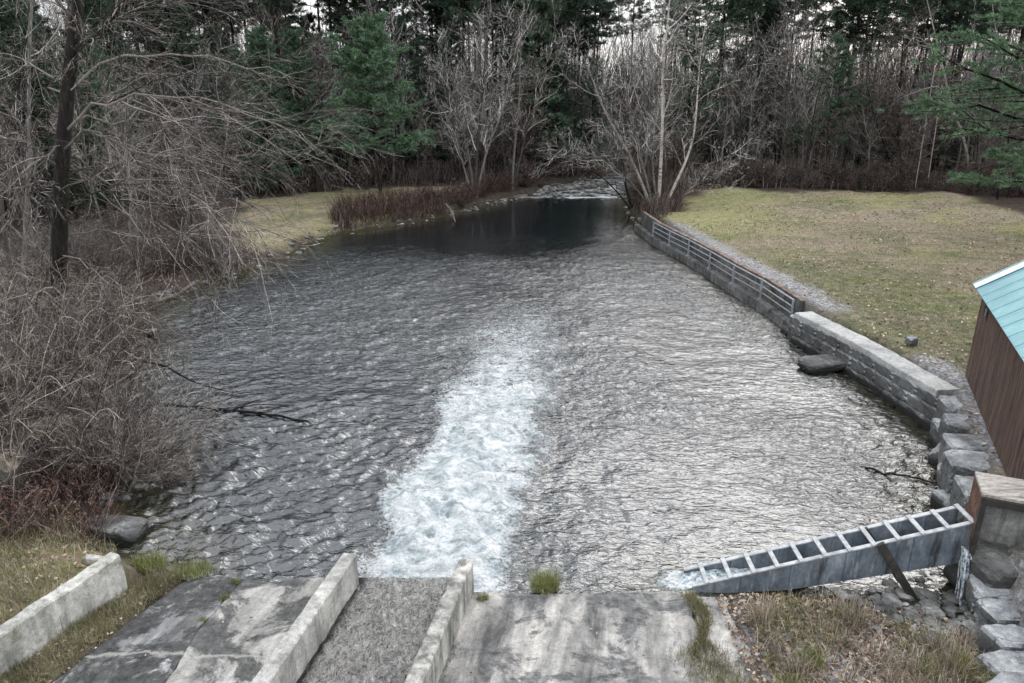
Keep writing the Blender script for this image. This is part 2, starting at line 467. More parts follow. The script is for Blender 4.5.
def ground_z(x, y):
    x = np.asarray(x, float); y = np.asarray(y, float)
    d = poly_sd(x, y, POOL)
    n = fbm(x * .25, y * .25, 0, 4, 3); n2 = fbm(x * 1.3, y * 1.3, 0, 3, 9)
    z = np.where(d < 0, -.9 * sst(0, -1.2, d) - .05, 0)
    land = .5 * sst(0, 1.0, d) + .55 * sst(1, 6, d) + n * .3 * sst(.5, 4, d) + n2 * .09 * sst(-.3, .8, d)
    land += .05 * np.clip(y - 74, 0, 60) * sst(0, 8, d) + .07 * np.clip(-x - 22, 0, 40) + .05 * np.clip(x - 44, 0, 40)
    near = (y < 13) & (x < -6)
    z = z + land
    # right bank behind the retaining wall
    xr = x - wall_x(y)
    lawn = 1.13 + .02 * n + .012 * n2 + .004 * np.maximum(0, y - 30)
    rb = (y < 54)
    wgt = sst(54, 50, y)
    rz = np.where(d < 0, np.minimum(z, -.4), lawn * sst(.12, .5, xr) - .4 * sst(.2, .1, xr))
    side = sst(-.5, .1, xr) * wgt * (y > 12.8)
    z = z * (1 - side) + rz * side
    z = np.where((y > 12.8) & (x > 25) & (y < 54), lawn + .05 * np.clip(x - 44, 0, 40), z)
    # ground below the chute, and the raised bank right of it
    fg = (x > 3.3) & (y <= 12.8) & (x < 40)
    lowz = .14 + .06 * (11.3 - y) + .05 * n2 - .2 * sst(10.9, 12, y) - .12 * sst(6.5, 8, x) * sst(9.6, 11, y)
    zz = lowz * (1 - sst(.15, .5, xr)) + 1.13 * sst(.15, .5, xr)
    z = np.where(fg, np.where(d < 0, z, zz), z)
    # left near bank is level behind its low wall
    wl = np.interp(y, [2, 9.2, 11.4, 12.2], [-11.0, -8.15, -7.28, -7.28])
    lb = sst(.05, -.12, x - wl) * sst(12.2, 11.3, y)
    z = z * (1 - lb) + (.78 + .06 * n2 + .05 * np.maximum(0, -x - 9)) * lb
    sl = np.interp(y, [2, 8.94, 11, 11.85], [-9.6, -7.33, -6.69, -6.42]) + .22
    z = np.where((x > sl) & (x < 2.5) & (y < 12.0), -.7, z)
    strip = (x - wl > -.05) & (x <= sl) & (y < 12.2)
    z = np.where(strip, .10 + .06 * (11.4 - y) + .05 + .05 * n2 + .06 * sst(.0, .5, sl - .4 - x) - .12 * sst(-.35, -.1, x - sl) - .25 * sst(11.7, 12.2, y), z)
    z = np.where((x >= 2.5) & (x <= 3.75) & (y < 11.6), .10 + .06 * (11.4 - y) - .045 - .3 * sst(11.15, 11.4, y) + .02 * n2, z)
    return z

# ------------------------------------------------------------------ terrain
def axis(a, b, st, lo, hi, k=1.12):
    c = list(np.arange(a, b + 1e-6, st)); s = st
    while c[-1] < hi: s *= k; c.append(c[-1] + s)
    s = st
    while c[0] > lo: s *= k; c.insert(0, c[0] - s)
    return np.array(c)
xs = axis(-24, 40, .28, -900, 900); ys = axis(4, 56, .24, -60, 1500, 1.035)
X, Y = np.meshgrid(xs, ys)
Z = ground_z(X, Y)
far = np.hypot(X, np.maximum(0, Y))
Z += sst(150, 500, far) * 6 * (1 + .3 * fbm(X / 180, Y / 180, 0, 3, 5))
mb = MB(); idx = np.arange(X.size).reshape(X.shape)
mb.add(np.stack([X, Y, Z], -1).reshape(-1, 3), np.stack([idx[:-1, :-1], idx[:-1, 1:], idx[1:, 1:], idx[1:, :-1]], -1).reshape(-1, 4))
D = poly_sd(X, Y, POOL)
gl = poly_sd(X, Y, LAWN)
lawn = sst(.8, -.8, gl + 1.2 * fbm(X * .5, Y * .5, 0, 3, 31))
GR2 = [(-19, 40), (-13.8, 41), (-12.4, 47), (-9.5, 51.2), (-4, 58.5), (-5, 66), (-15, 66), (-20, 58)]
lawn2 = sst(.6, -1.2, poly_sd(X, Y, GR2) + 1.5 * fbm(X * .4, Y * .4, 0, 3, 37))
near = sst(-6.2, -6.5, X) * sst(12.6, 11.9, Y) * .8
path_g = sst(1.2, .3, path_d(X, Y, [(10.0, 46), (11.4, 34), (12.3, 27.2)]) - .5 * fbm(X, Y, 0, 3, 41) )
gravel = path_g + sst(.5, .0, path_d(X, Y, [(13.0, 21), (12.9, 19), (12.2, 17.2), (11.3, 14.5)]) - .3)
gravel += ((X > 3.3) & (Y < 12.6) & (X < 9.6)) * .75
TERR_ATTR = dict(yellow=sst(8, 2, path_d(X, Y, [(12, 47), (15, 56), (18, 63)]) + 2 * fbm(X * .3, Y * .3, 0, 3, 91)) + .4 * sst(5, 1, path_d(X, Y, [(-14, 44), (-12.5, 47)])), green=sst(4.5, 1, path_d(X, Y, [(14.5, 34), (15, 28), (15.3, 22)]) + 2.4 * fbm(X * .4, Y * .4, 0, 3, 92)), grass=np.clip(np.maximum(np.maximum(lawn, lawn2), near), 0, 1), gravel=np.clip(gravel, 0, 1), shore=sst(1.1, .1, D))

m = MT('ground', .95, .1)
n1 = m.noise(.22, 5, .6, .5); n2 = m.noise(2.6, 6, .7, .3); n3 = m.noise(22, 5, .75); n4 = m.noise(.09, 3, .5)
ny = m.noise(.5, 5, .65, .4, m.pos((.35, 1.6, 1)))
forest = m.ramp(n3, [(.28, (.03, .024, .02)), (.48, (.08, .062, .05)), (.62, (.17, .13, .10)), (.78, (.34, .29, .24))])
forest = m.mix(1., forest, .62, 'MULTIPLY')
forest = m.mix(.5, forest, m.ramp(n2, [(.35, .45), (.65, 1.35)]), 'MULTIPLY')
gr = m.ramp(ny, [(.30, (.10, .12, .055)), (.42, (.18, .18, .095)), (.5, (.235, .20, .135)), (.60, (.29, .235, .175)), (.75, (.38, .33, .26))])
yl = m.ramp(n1, [(.42, 0.), (.62, .75)])
gr = m.mix(yl, gr, (.28, .28, .11))
n5 = m.noise(.15, 6, .7, 1.2)
gr = m.mix(m.ramp(n5, [(.42, 0.), (.55, .9)]), gr, m.mix(n2, (.20, .16, .115), (.33, .275, .21)))
gr = m.mix(m.ramp(m.noise(.31, 5, .65, .6), [(.50, 0.), (.64, .65)]), gr, (.11, .125, .06))
gr = m.mix(m.math('MULTIPLY', m.attr('yellow'), m.ramp(n2, [(.3, .35), (.6, .85)])), gr, (.27, .27, .125))
gr = m.mix(m.math('MULTIPLY', m.attr('green'), m.ramp(n2, [(.3, .9), (.65, .3)])), gr, (.085, .105, .05))
gr = m.mix(.75, gr, m.ramp(n3, [(.3, .45), (.5, .95), (.7, 1.55)]), 'MULTIPLY')
gr = m.mix(.6, gr, m.ramp(n2, [(.32, .55), (.66, 1.4)]), 'MULTIPLY')
sp = m.vor(9, None, 'F1'); spk = m.math('MULTIPLY', m.math('LESS_THAN', sp, .16), m.math('GREATER_THAN', n2, .47))
gr = m.mix(m.math('MULTIPLY', spk, .55), gr, (.62, .58, .5))
col = m.mix(m.attr('grass'), forest, gr)
gv = m.ramp(m.vor(14, None, 'F1', 'Color'), [(.1, (.14, .14, .145)), (.5, (.30, .30, .31)), (.9, (.52, .52, .55))])
gv = m.mix(.6, gv, m.ramp(n3, [(.3, .5), (.7, 1.3)]), 'MULTIPLY')
gf = m.math('MULTIPLY', m.attr('gravel'), m.ramp(n2, [(.30, .3), (.55, 1.)]))
col = m.mix(gf, col, gv)
col = m.mix(m.math('MULTIPLY', m.attr('shore'), .75), col, m.ramp(n2, [(.35, (.02, .018, .014)), (.6, (.09, .08, .065)), (.75, (.2, .185, .16))]))
zz = m.sep('Z'); col = m.mix(m.ramp(zz, [(0, 1.), (.06, 1.), (.12, 0.)]), col, m.mix(n2, (.02, .018, .010), (.07, .06, .03)))
m.col(col); m.bump(m.math('ADD', m.math('MULTIPLY', n3, .5), n2), .07, 1.)
g = mb.obj('ground', m.m, smooth=True, kind='structure')
for k, a in TERR_ATTR.items():
    at = g.data.attributes.new(k, 'FLOAT', 'POINT'); at.data.foreach_set('value', a.ravel().astype(np.float32))

# ------------------------------------------------------------------ pool water
FOAM = [P(*p)[:2] for p in [(424, 600), (436, 560), (456, 500), (474, 450), (490, 410), (506, 370), (518, 335), (530, 300)]]
fy = [p[1] for p in FOAM]; fx = [p[0] for p in FOAM]
fw = [1.05, 1.15, 1.25, 1.32, 1.4, 1.6, 1.8, 1.6]; fs = [1.4, 1.2, .95, .78, .60, .46, .32, 0.12]
rows = [10.9]
while rows[-1] < 108: rows.append(rows[-1] + .0042 * rows[-1])
ys = np.array(rows); xs = np.arange(-19, 15.5, .07)
X, Y = np.meshgrid(xs, ys)
X = X + np.maximum(0, Y - 66) * .55
fd = np.abs(X - np.interp(Y, fy, fx) - .35 * fbm(X * .5, Y * .5, 0, 3, 71) - .9 * sst(11.5, 15, Y) * fbm(X * 1.1, Y * .9, 0, 4, 72)) / np.interp(Y, fy, fw)
foam = np.interp(Y, fy, fs) * sst(1.7, .1, fd) ** .8 * (Y < 34) + .35 * np.interp(Y, fy, fs) * sst(2.2, .6, fd) * (Y < 34)
rap = sst(65.0, 67.5, Y + .8 * fbm(X * .5, Y * .5, 0, 2, 78)) * (.34 + .3 * fbm(X * .7, Y * .4, 0, 3, 79)) + .9 * sst(.35, .05, np.abs(Y - 66.8 - .5 * fbm(X * .6, 1, 0, 2, 77))) * (.5 + fbm(X * .9, 3, 0, 3, 76))
chl = np.hypot((X - 3.45) / .6, (Y - 11.8) / .33); foam = np.maximum(foam, 1.0 * sst(1.5, .3, chl))
foam = np.maximum(foam, rap)
foam = np.maximum(foam, (.02 + .10 * sst(5.5, 1.5, np.abs(X - np.interp(Y, fy, fx))) + .03 * fbm(X * .3, Y * .3, 0, 3, 80)) * sst(46, 24, Y))
calm = np.clip(sst(56, 28, Y), .10, 1)
th = .16 + 0 * X
cx, cy = X * np.cos(th) + (Y - 20) * np.sin(th), -X * np.sin(th) + (Y - 20) * np.cos(th)
wx = cx + .8 * fbm(X * .22, Y * .22, 0, 3, 50); wy = cy + .75 * fbm(X * .22, Y * .22, 0, 3, 51) + .10 * cx * np.tanh(X / 8)
def ridge(a): return 1 - np.abs(a) * 2
left = sst(1, -6, X) * sst(26, 16, Y)
h = (.026 + .014 * left) * vn(wx * 1.6, wy * 2.9, 0, 60) + (.022 + .022 * left) * (.5 * ridge(vn(wx * 3.1, wy * 5.0, 0, 61)) + .6 * vn(wx * 3.9, wy * 5.8, 0, 67)) + (.010 + .008 * left) * ridge(vn(wx * 5.2, wy * 8.6, 0, 62)) + .03 * vn(wx * .4, wy * .8, 0, 63)
h += .0045 * ridge(vn(wx * 7.3, wy * 12.5, 0, 65))
pm = .56 + .70 * sst(-.30, .32, fbm((X + .5 * Y) * .16, (Y - .2 * X) * .13, 0, 4, 88))
Zw = h * calm * 1.3 * pm
turb = np.clip(foam, 0, 1.2) * sst(30, 14, Y) * sst(11.75, 12.4, Y)
Zw += turb * (.16 * ridge(fbm(X * 1.3, Y * 1.1, 0, 4, 64)) + .08 * fbm(X * 4, Y * 3.4, 0, 3, 66) + .03)
Zw += sst(60, 68, Y) * (.07 * fbm(X * 1.6, Y * 1.6, 0, 4, 68) + .02)
Zw -= Zw.mean() * 0
mb = MB(); idx = np.arange(X.size).reshape(X.shape)
mb.add(np.stack([X, Y, Zw - .03], -1).reshape(-1, 3), np.stack([idx[:-1, :-1], idx[:-1, 1:], idx[1:, 1:], idx[1:, :-1]], -1).reshape(-1, 4))
shal = sst(-2.5, -.2, poly_sd(X, Y, POOL))
m = MT('pool_water', .04, .5)
n1 = m.noise(2.4, 6, .68, 1.2, m.pos((1, 1.3, 1))); n2 = m.noise(9, 5, .7, .8, m.pos((1, 1.7, 1))); n3 = m.noise(.5, 3, .6, .5)
fa = m.attr('foam')
tex = m.math('ADD', m.math('MULTIPLY', n1, .55), m.math('MULTIPLY', n2, .45))
rdg = m.math('ABSOLUTE', m.math('SUBTRACT', m.noise(3.4, 4, .6, 2.2), .5))           # thin foam threads
thr = m.math('SUBTRACT', 1., m.math('MULTIPLY', rdg, 9.), True)
fm = m.math('SUBTRACT', m.math('ADD', fa, m.math('SUBTRACT', m.math('MULTIPLY', m.math('SUBTRACT', tex, .5), 2.6), .06)), .0)
fm = m.math('ADD', fm, m.math('MULTIPLY', m.math('MULTIPLY', thr, m.math('ADD', fa, .04)), .9))
fmask = m.ramp(fm, [(.34, 0.), (.60, .55), (.92, 1.)])
n6 = m.noise(1.5, 6, .62, 1.6, m.pos((1, 1.2, 1)))
fc = m.ramp(m.math('ADD', m.math('MULTIPLY', n6, .6), m.math('MULTIPLY', n2, .4)), [(.40, (.19, .25, .27)), (.47, (.42, .48, .50)), (.53, (.62, .66, .67)), (.6, (.80, .81, .81))])
deep = m.mix(m.math('MULTIPLY', m.attr('shallow'), m.ramp(n1, [(.4, .2), (.6, 1.)])), (.007, .010, .012), (.045, .04, .02))
m.col(m.mix(fmask, deep, fc))
rg = m.ramp(fmask, [(0, .07), (.6, .6)]); m.l(rg, m.b.inputs['Roughness'])
m.b.inputs['IOR'].default_value = 2.25
m.b.inputs['Specular IOR Level'].default_value = .5
rp = m.attr('ripple')
b1 = m.bump(m.math('MULTIPLY', rp, m.noise(3.0, 2, .5, .8, m.pos((1, 2.2, 1), .2))), .085, 1.)
b2 = m.bump(m.math('MULTIPLY', rp, m.noise(7.5, 3, .55, .8, m.pos((1, 2.0, 1), .2))), .022, 1., b1)
m.bump(m.math('MULTIPLY', m.noise(14, 5, .7, 1.), fmask), .07, 1., b2)
wob = mb.obj('pool_water', m.m, smooth=True, kind='structure')
for k, a in dict(foam=foam, shallow=shal, ripple=calm * (1 - .3 * left) * pm).items():
    at = wob.data.attributes.new(k, 'FLOAT', 'POINT'); at.data.foreach_set('value', a.ravel().astype(np.float32))

# ------------------------------------------------------------------ spillway
AX = lambda y: -3.07 - .168 * (11.6 - y)       # axes of the training walls
BX = lambda y: -.86 - .18 * (11.4 - y)
az = lambda y: .10 + .06 * (11.4 - y)
def slab(name, left, right, y0, y1, mat, curve=None, seed=0, dz=0, side=.5):
    n = 60; k = 40
    ysv = np.linspace(y0, y1, n)
    V = []
    for y in ysv:
        l, r_ = left(y), right(y)
        xx = np.linspace(l, r_, k)
        yy = np.full(k, y)
        f = (y - y0) / (y1 - y0)
        if curve is not None: yy = yy + curve(xx) * f
        V.append(np.stack([xx, yy, az(y) + dz + 0 * xx], 1))
    V = np.array(V)
    V[..., 2] += .018 * fbm(V[..., 0] * .9, V[..., 1] * .9, 0, 4, seed) + .006 * fbm(V[..., 0] * 7, V[..., 1] * 7, 0, 3, seed + 3)
    e = .035 * fbm(V[..., 0] * 4, V[..., 1] * 4, 0, 3, seed + 7); V[-1, :, 1] += e[-1]; V[:, -1, 0] += e[:, -1]; V[:, 0, 0] += e[:, 0]
    V[-1, :, 2] -= .03; V[:, 0, 2] -= .015; V[:, -1, 2] -= .015
    mb = MB(); idx = np.arange(n * k).reshape(n, k)
    mb.add(V.reshape(-1, 3), np.stack([idx[:-1, :-1], idx[:-1, 1:], idx[1:, 1:], idx[1:, :-1]], -1).reshape(-1, 4))
    for edge in (V[-1], V[::-1, -1], V[::1, 0]):
        lo = edge.copy(); lo[:, 2] -= side; q = np.arange(len(edge) - 1)[:, None]
        mb.add(np.concatenate([edge, lo]), np.concatenate([q, q + 1, q + 1 + len(edge), q + len(edge)], 1)[:, ::-1])
    return mb.obj(name, mat, smooth=False, kind='structure')

def m_apron(name, tones, dark, seed, dthr=(.47, .53), rot=R(10.5), seam=False):
    m = MT(name, .9, .25)
    v0 = m.pos((1, 1, 1), rot)
    al = m.n('ShaderNodeMapping'); al.inputs['Location'].default_value = (seed * 3.7, seed * 1.9, 0); al.inputs['Scale'].default_value = (1.5, .28, 1); m.l(v0, al.inputs[0])
    st = m.noise(1.6, 6, .62, .3, al.outputs[0])
    a2 = m.n('ShaderNodeMapping'); a2.inputs['Location'].default_value = (seed * 2.3, seed * 5.1, 0); m.l(v0, a2.inputs[0])
    bl = m.noise(1.0, 9, .72, .5, a2.outputs[0]); n2 = m.noise(7, 7, .72, .2); n3 = m.noise(55, 3, .6)
    col = m.ramp(st, [(.32, tones[0]), (.5, tones[1]), (.66, tones[2])])
    dk = m.ramp(bl, [(dthr[0], 1.), (dthr[1], 0.)])
    col = m.mix(m.math('MULTIPLY', dk, .9), col, m.ramp(n2, [(.35, dark), (.62, tuple(c * 2.2 for c in dark)), (.72, (.22, .22, .21))]))
    col = m.mix(.7, col, m.ramp(n2, [(.3, .5), (.5, .95), (.7, 1.35)]), 'MULTIPLY')
    col = m.mix(.6, col, m.ramp(n3, [(.3, .55), (.7, 1.4)]), 'MULTIPLY')
    wv = m.n('ShaderNodeMapping'); m.l(a2.outputs[0], wv.inputs[0])
    wn = m.noise(2.5, 4, .6, 0, a2.outputs[0]); wadd = m.n('ShaderNodeVectorMath', operation='ADD'); m.l(a2.outputs[0], wadd.inputs[0])
    cmb = m.n('ShaderNodeCombineXYZ'); m.l(m.math('MULTIPLY', wn, .6), cmb.inputs[0]); m.l(cmb.outputs[0], wadd.inputs[1])
    ck = m.vor(.42, wadd.outputs[0], 'DISTANCE_TO_EDGE')
    col = m.mix(m.ramp(ck, [(.0, .35), (.004, 0.)]), col, (.05, .048, .042))
    if seam:
        sy = m.math('ADD', m.sep('Y'), m.math('MULTIPLY', m.noise(1.7, 5, .6), .55))
        sd_ = m.math('ABSOLUTE', m.math('SUBTRACT', sy, 9.85))
        col = m.mix(m.ramp(m.math('ADD', sd_, m.math('MULTIPLY', n2, .09)), [(.055, .6), (.10, 0.)]), col, (.40, .39, .36))
    m.col(col)
    m.bump(m.math('ADD', m.math('MULTIPLY', n2, .6), m.math('MULTIPLY', n3, .3)), .014, 1.)
    return m.m
M_APL = m_apron('apron_dark', ((.10, .10, .10), (.24, .24, .24), (.46, .46, .455)), (.03, .03, .03), 1.3, (.50, .56), seam=True)
M_APM = m_apron('apron_mid', ((.18, .178, .17), (.31, .305, .285), (.46, .45, .42)), (.045, .045, .045), 2.9, (.49, .55), seam=True)
M_APR = m_apron('apron_light', ((.085, .085, .083), (.29, .283, .268), (.50, .475, .44)), (.07, .07, .07), 4.2, (.44, .50))
jx = lambda y: np.interp(y, [2, 8.7, 10, 11.7], [-6.9, -4.95, -4.78, -4.62 - .55])
jt = [P(240, 580, .12), P(195, 632, .2), P(165, 681, .27)]
jx = lambda y: np.interp(y, [2, jt[2][1], jt[1][1], jt[0][1], 13], [jt[2][0] - 1.4, jt[2][0], jt[1][0], jt[0][0], jt[0][0] + .3])
lx = lambda y: np.interp(y, [2, 8.94, 11, 11.85], [-9.6, -7.33, -6.69, -6.42])
slab('concrete_apron', lx, lambda y: jx(y) - .012, 2, 11.85, M_APL, lambda x: -.35 * sst(-5.7, -6.6, x) + .12 * np.sin(x * 1.7), 1)
slab('concrete_apron', lambda y: jx(y) + .012, lambda y: AX(y) - .1, 2, 11.75, M_APM, lambda x: .05 * np.sin(x * 3), 2)
slab('concrete_apron', lambda y: BX(y) + .1, lambda y: 3.2 + .12 * math.sin(y * 3.1) + .08 * math.sin(y * 7), 2, 11.33, M_APR, lambda x: -.05 * np.sin(x * 1.4 + .6), 3)
slab('concrete_apron', lambda y: 3.24 + .12 * math.sin(y * 3.1) + .08 * math.sin(y * 7), lambda y: 4.25 + .25 * math.sin(y * 2) + .1 * math.sin(y * 6.3), 2, 11.2, M_APR, None, 4, dz=.012)

# channel floor water
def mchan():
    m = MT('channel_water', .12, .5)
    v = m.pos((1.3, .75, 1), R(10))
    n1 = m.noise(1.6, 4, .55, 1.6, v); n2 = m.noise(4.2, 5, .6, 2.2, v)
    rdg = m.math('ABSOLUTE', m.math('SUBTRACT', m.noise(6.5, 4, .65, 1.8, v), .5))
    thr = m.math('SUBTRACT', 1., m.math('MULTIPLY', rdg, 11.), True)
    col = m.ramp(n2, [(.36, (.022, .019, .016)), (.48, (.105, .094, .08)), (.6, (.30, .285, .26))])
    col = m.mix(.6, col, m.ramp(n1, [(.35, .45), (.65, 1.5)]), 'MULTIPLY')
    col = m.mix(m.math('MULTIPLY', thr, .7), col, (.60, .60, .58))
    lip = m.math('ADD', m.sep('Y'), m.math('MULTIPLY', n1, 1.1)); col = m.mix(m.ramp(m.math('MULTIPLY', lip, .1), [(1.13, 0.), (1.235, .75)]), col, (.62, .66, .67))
    dx_ = m.math('ADD', m.sep('X'), m.math('SUBTRACT', 5.019, m.math('MULTIPLY', m.sep('Y'), .168))); col = m.mix(1., col, m.ramp(m.math('ADD', dx_, m.math('MULTIPLY', n2, .12)), [(.24, .04), (.36, 1.)]), 'MULTIPLY')  # shadow line at the left wall's foot, painted into the water colour
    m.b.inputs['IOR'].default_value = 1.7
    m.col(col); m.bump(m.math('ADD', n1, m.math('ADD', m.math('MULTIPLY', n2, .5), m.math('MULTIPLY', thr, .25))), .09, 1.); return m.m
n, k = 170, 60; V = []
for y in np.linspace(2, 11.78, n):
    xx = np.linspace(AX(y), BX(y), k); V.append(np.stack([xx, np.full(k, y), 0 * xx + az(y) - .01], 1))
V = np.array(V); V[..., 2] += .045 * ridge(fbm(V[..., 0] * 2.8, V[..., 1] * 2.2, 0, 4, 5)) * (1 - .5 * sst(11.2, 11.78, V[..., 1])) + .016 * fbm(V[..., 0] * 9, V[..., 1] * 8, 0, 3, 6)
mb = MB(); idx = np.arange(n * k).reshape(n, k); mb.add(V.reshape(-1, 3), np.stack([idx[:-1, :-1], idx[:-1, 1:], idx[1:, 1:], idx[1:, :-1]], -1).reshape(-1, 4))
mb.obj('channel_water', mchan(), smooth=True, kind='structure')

M_CW = m_concrete('old_concrete', base=((.22, .22, .21), (.38, .375, .355), (.54, .53, .49)), stain=.55)
M_CW2 = m_concrete('old_concrete_stained', base=((.13, .13, .12), (.36, .355, .33), (.56, .54, .50)), stain=.85)
mb = MB(); sweep(mb, [(AX(y), y, .78 + .06 * (11.5 - y)) for y in np.linspace(2, 11.58, 12)], .27, -.6, .012, .08, .02, seed=3)
mb.obj('training_wall', M_CW, label='smooth grey concrete training wall on the left side of the spill channel', category='concrete wall')
mb = MB(); sweep(mb, [(BX(y), y, .78 + .06 * (11.4 - y)) for y in np.linspace(2, 11.38, 12)], .27, -.6, .03, .06, .03, seed=13)
mb.obj('training_wall', M_CW2, label='flaking, chipped concrete training wall on the right side of the spill channel', category='concrete wall')
lw = thing('low_wall', 'low pale concrete wall with a vertical joint, beside the grassy bank', 'concrete wall', (0, 0, 0))
a, b = P(115, 553, 1.0)[:2], P(-12, 640, 1.0)[:2]
d = (b - a) / np.linalg.norm(b - a); j = a + d * 1.33
M_LW = m_concrete('pale_concrete', base=((.26, .26, .24), (.44, .435, .40), (.60, .59, .55)), stain=.5, moss=True)
mb = MB(); sweep(mb, [(*(a + d * t), 1.0) for t in np.linspace(0, 1.32, 5)], .26, -.3, .018, .08, .025, seed=23); mb.obj('wall_section', M_LW, lw)
mb = MB(); sweep(mb, [(*(a + d * t), 1.0 + .02) for t in np.linspace(1.335, 8, 12)], .26, -.3, .018, .08, .025, seed=29); mb.obj('wall_section', M_LW, lw)
mb = MB(); p = a + np.array([-.17, .0]); sweep(mb, [(p[0] + .05, p[1] + .0, .90), (p[0] - .45, p[1] + .08, .88)], .13, -.3, .018, .08, .02, seed=33); mb.obj('wall_section', M_LW, lw)

# ------------------------------------------------------------------ stone retaining wall, right bank
def m_stone(name, a, b, c, wet=True):
    m = MT(name, .88, .25)
    n1 = m.noise(1.1, 7, .65, .5); n2 = m.noise(7, 6, .72, .3); n3 = m.noise(40, 4, .7)
    col = m.ramp(n1, [(.33, a), (.5, b), (.66, c)])
    col = m.mix(.75, col, m.ramp(n2, [(.3, .4), (.5, .95), (.7, 1.45)]), 'MULTIPLY')
    col = m.mix(.6, col, m.ramp(n3, [(.3, .55), (.7, 1.4)]), 'MULTIPLY')
    col = m.mix(1., col, m.ramp(m.island(), [(0, .75), (1, 1.2)]), 'MULTIPLY')
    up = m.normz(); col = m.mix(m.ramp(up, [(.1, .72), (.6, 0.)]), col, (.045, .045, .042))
    lich = m.noise(3.1, 5, .6); col = m.mix(m.ramp(lich, [(.58, 0.), (.66, .35)]), col, (.13, .14, .10))
    if wet: col = m.mix(m.ramp(m.sep('Z'), [(.0, 1.), (.12, .9), (.3, 0.)]), col, (.018, .018, .017))
    wn = m.n('ShaderNodeVectorMath', operation='ADD'); m.l(m.pos(), wn.inputs[0]); cb_ = m.n('ShaderNodeCombineXYZ'); m.l(m.math('MULTIPLY', n1, .9), cb_.inputs[0]); m.l(m.math('MULTIPLY', n2, .35), cb_.inputs[2]); m.l(cb_.outputs[0], wn.inputs[1])
    ck = m.vor(1.5, wn.outputs[0], 'DISTANCE_TO_EDGE'); col = m.mix(m.ramp(ck, [(.0, .75), (.018, 0.)]), col, (.03, .03, .028))
    m.col(col); m.bump(m.math('ADD', m.math('MULTIPLY', n2, .7), m.math('ADD', m.math('MULTIPLY', n3, .25), m.ramp(ck, [(0., -.6), (.03, 0.)]))), .05, 1.)
    return m.m
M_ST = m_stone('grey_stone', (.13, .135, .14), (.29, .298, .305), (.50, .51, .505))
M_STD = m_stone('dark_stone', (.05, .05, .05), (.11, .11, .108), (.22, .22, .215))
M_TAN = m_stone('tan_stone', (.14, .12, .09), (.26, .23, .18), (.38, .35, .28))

rw = thing('retaining_wall', 'long block stone retaining wall with a pale concrete cap along the lawn edge', 'stone wall')
front = [P(*p, 1.12)[:2] for p in [(795, 313), (845, 338), (872, 353), (900, 370), (937, 391)]]
def along(path, s):
    path = np.array(path); L = np.concatenate([[0], np.cumsum(np.linalg.norm(np.diff(path, axis=0), axis=1))])
    x = np.interp(s, L, path[:, 0]); y = np.interp(s, L, path[:, 1]); e = .05
    dx = np.interp(s + e, L, path[:, 0]) - np.interp(s - e, L, path[:, 0]); dy = np.interp(s + e, L, path[:, 1]) - np.interp(s - e, L, path[:, 1])
    t = np.array([dx, dy]); t /= np.linalg.norm(t); return np.array([x, y]), t, L[-1]
Lw = along(front, 0)[2]
mb = MB()
for c, (z0, z1) in enumerate([(-.35, .22), (.24, .62), (.64, .96)]):
    s = -.3 * c * .5
    while s < Lw:
        l = rng.uniform(.45, 1.15); mid = min(max(s + l / 2, .05), Lw - .05); p, t, _ = along(front, mid)
        nrm = np.array([t[1], -t[0]])          # to the water? front runs toward the camera
        if nrm[0] > 0: nrm = -nrm
        cpos = p + nrm * (-.27 + rng.uniform(-.02, .03) + (1 - c) * .015)
        mbx = MB(); boxm(mbx, (0, 0, 0), (1, 1, 1))
        rock(mb, (cpos[0], cpos[1], (z0 + z1) / 2), (l * 1.05, .6, (z1 - z0) * 1.08), seed=int(1000 + s * 37 + c * 91), rz=math.atan2(t[1], t[0]), boxy=1.6, rough=.03, sub=3, cut=.25)
        s += l + .015
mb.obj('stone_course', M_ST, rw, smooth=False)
mb = MB()
cl = []
for i, s in enumerate(np.linspace(0, Lw, 16)):
    p, t, _ = along(front, s); nrm = np.array([t[1], -t[0]]); nrm = -nrm if nrm[0] > 0 else nrm
    cl.append((*(p - nrm * .36), 1.14))
M_CAP = m_concrete('cap_concrete', base=((.27, .27, .265), (.40, .40, .39), (.52, .515, .49)), stain=.2, drip=False)
sweep(mb, cl, .74, .95, .018, .12, .025, seed=43)
mb.obj('cap', M_CAP, rw)

# big stones that continue the wall toward the flume box
big = [((958, 402), 1.10, .95, .8, .9, 0), ((962, 421), 1.08, 1.0, .75, .8, 1), ((966, 441), 1.12, 1.05, .75, .9, 0), ((968, 459), 1.1, 1.0, .8, .95, 1), ((974, 486), 1.0, .75, .85, .8, 0)]
bl = ['large pale block stone where the capped wall ends', 'greenish grey block stone, second after the capped wall', 'broad grey block stone midway between cap and flume box', 'grey block stone just behind the wooden flume box', 'rough blue-grey stone touching the wooden flume box']
for i, ((px, py), z, sx, sy, sz, _) in enumerate(big):
    p = P(px + 7, py, z); mb = MB(); rock(mb, (0, 0, -sz / 2), (sx * 1.1, sy * 1.15, sz), seed=50 + i, rz=-.25 + rng.uniform(-.12, .12), boxy=1.2, rough=.07, cut=.12)
    o = mb.obj('block_stone', M_ST, label=bl[i], category='stone'); o.location = p
under = [((946, 425), .62, .8, .9, .8), ((950, 448), .55, .8, .9, .8), ((955, 470), .5, .8, .9, .9), ((950, 497), .35, .7, .8, .7), ((940, 412), .2, .7, .8, .7), ((944, 462), .12, .7, .8, .6)]
ul = ['stone under the capped wall end, upper row', 'second stone of the row beneath the block stones', 'third stone of the row beneath the block stones', 'stone at the water behind the chute top', 'low wet stone at the foot of the capped wall end', 'low wet stone under the middle block stones']
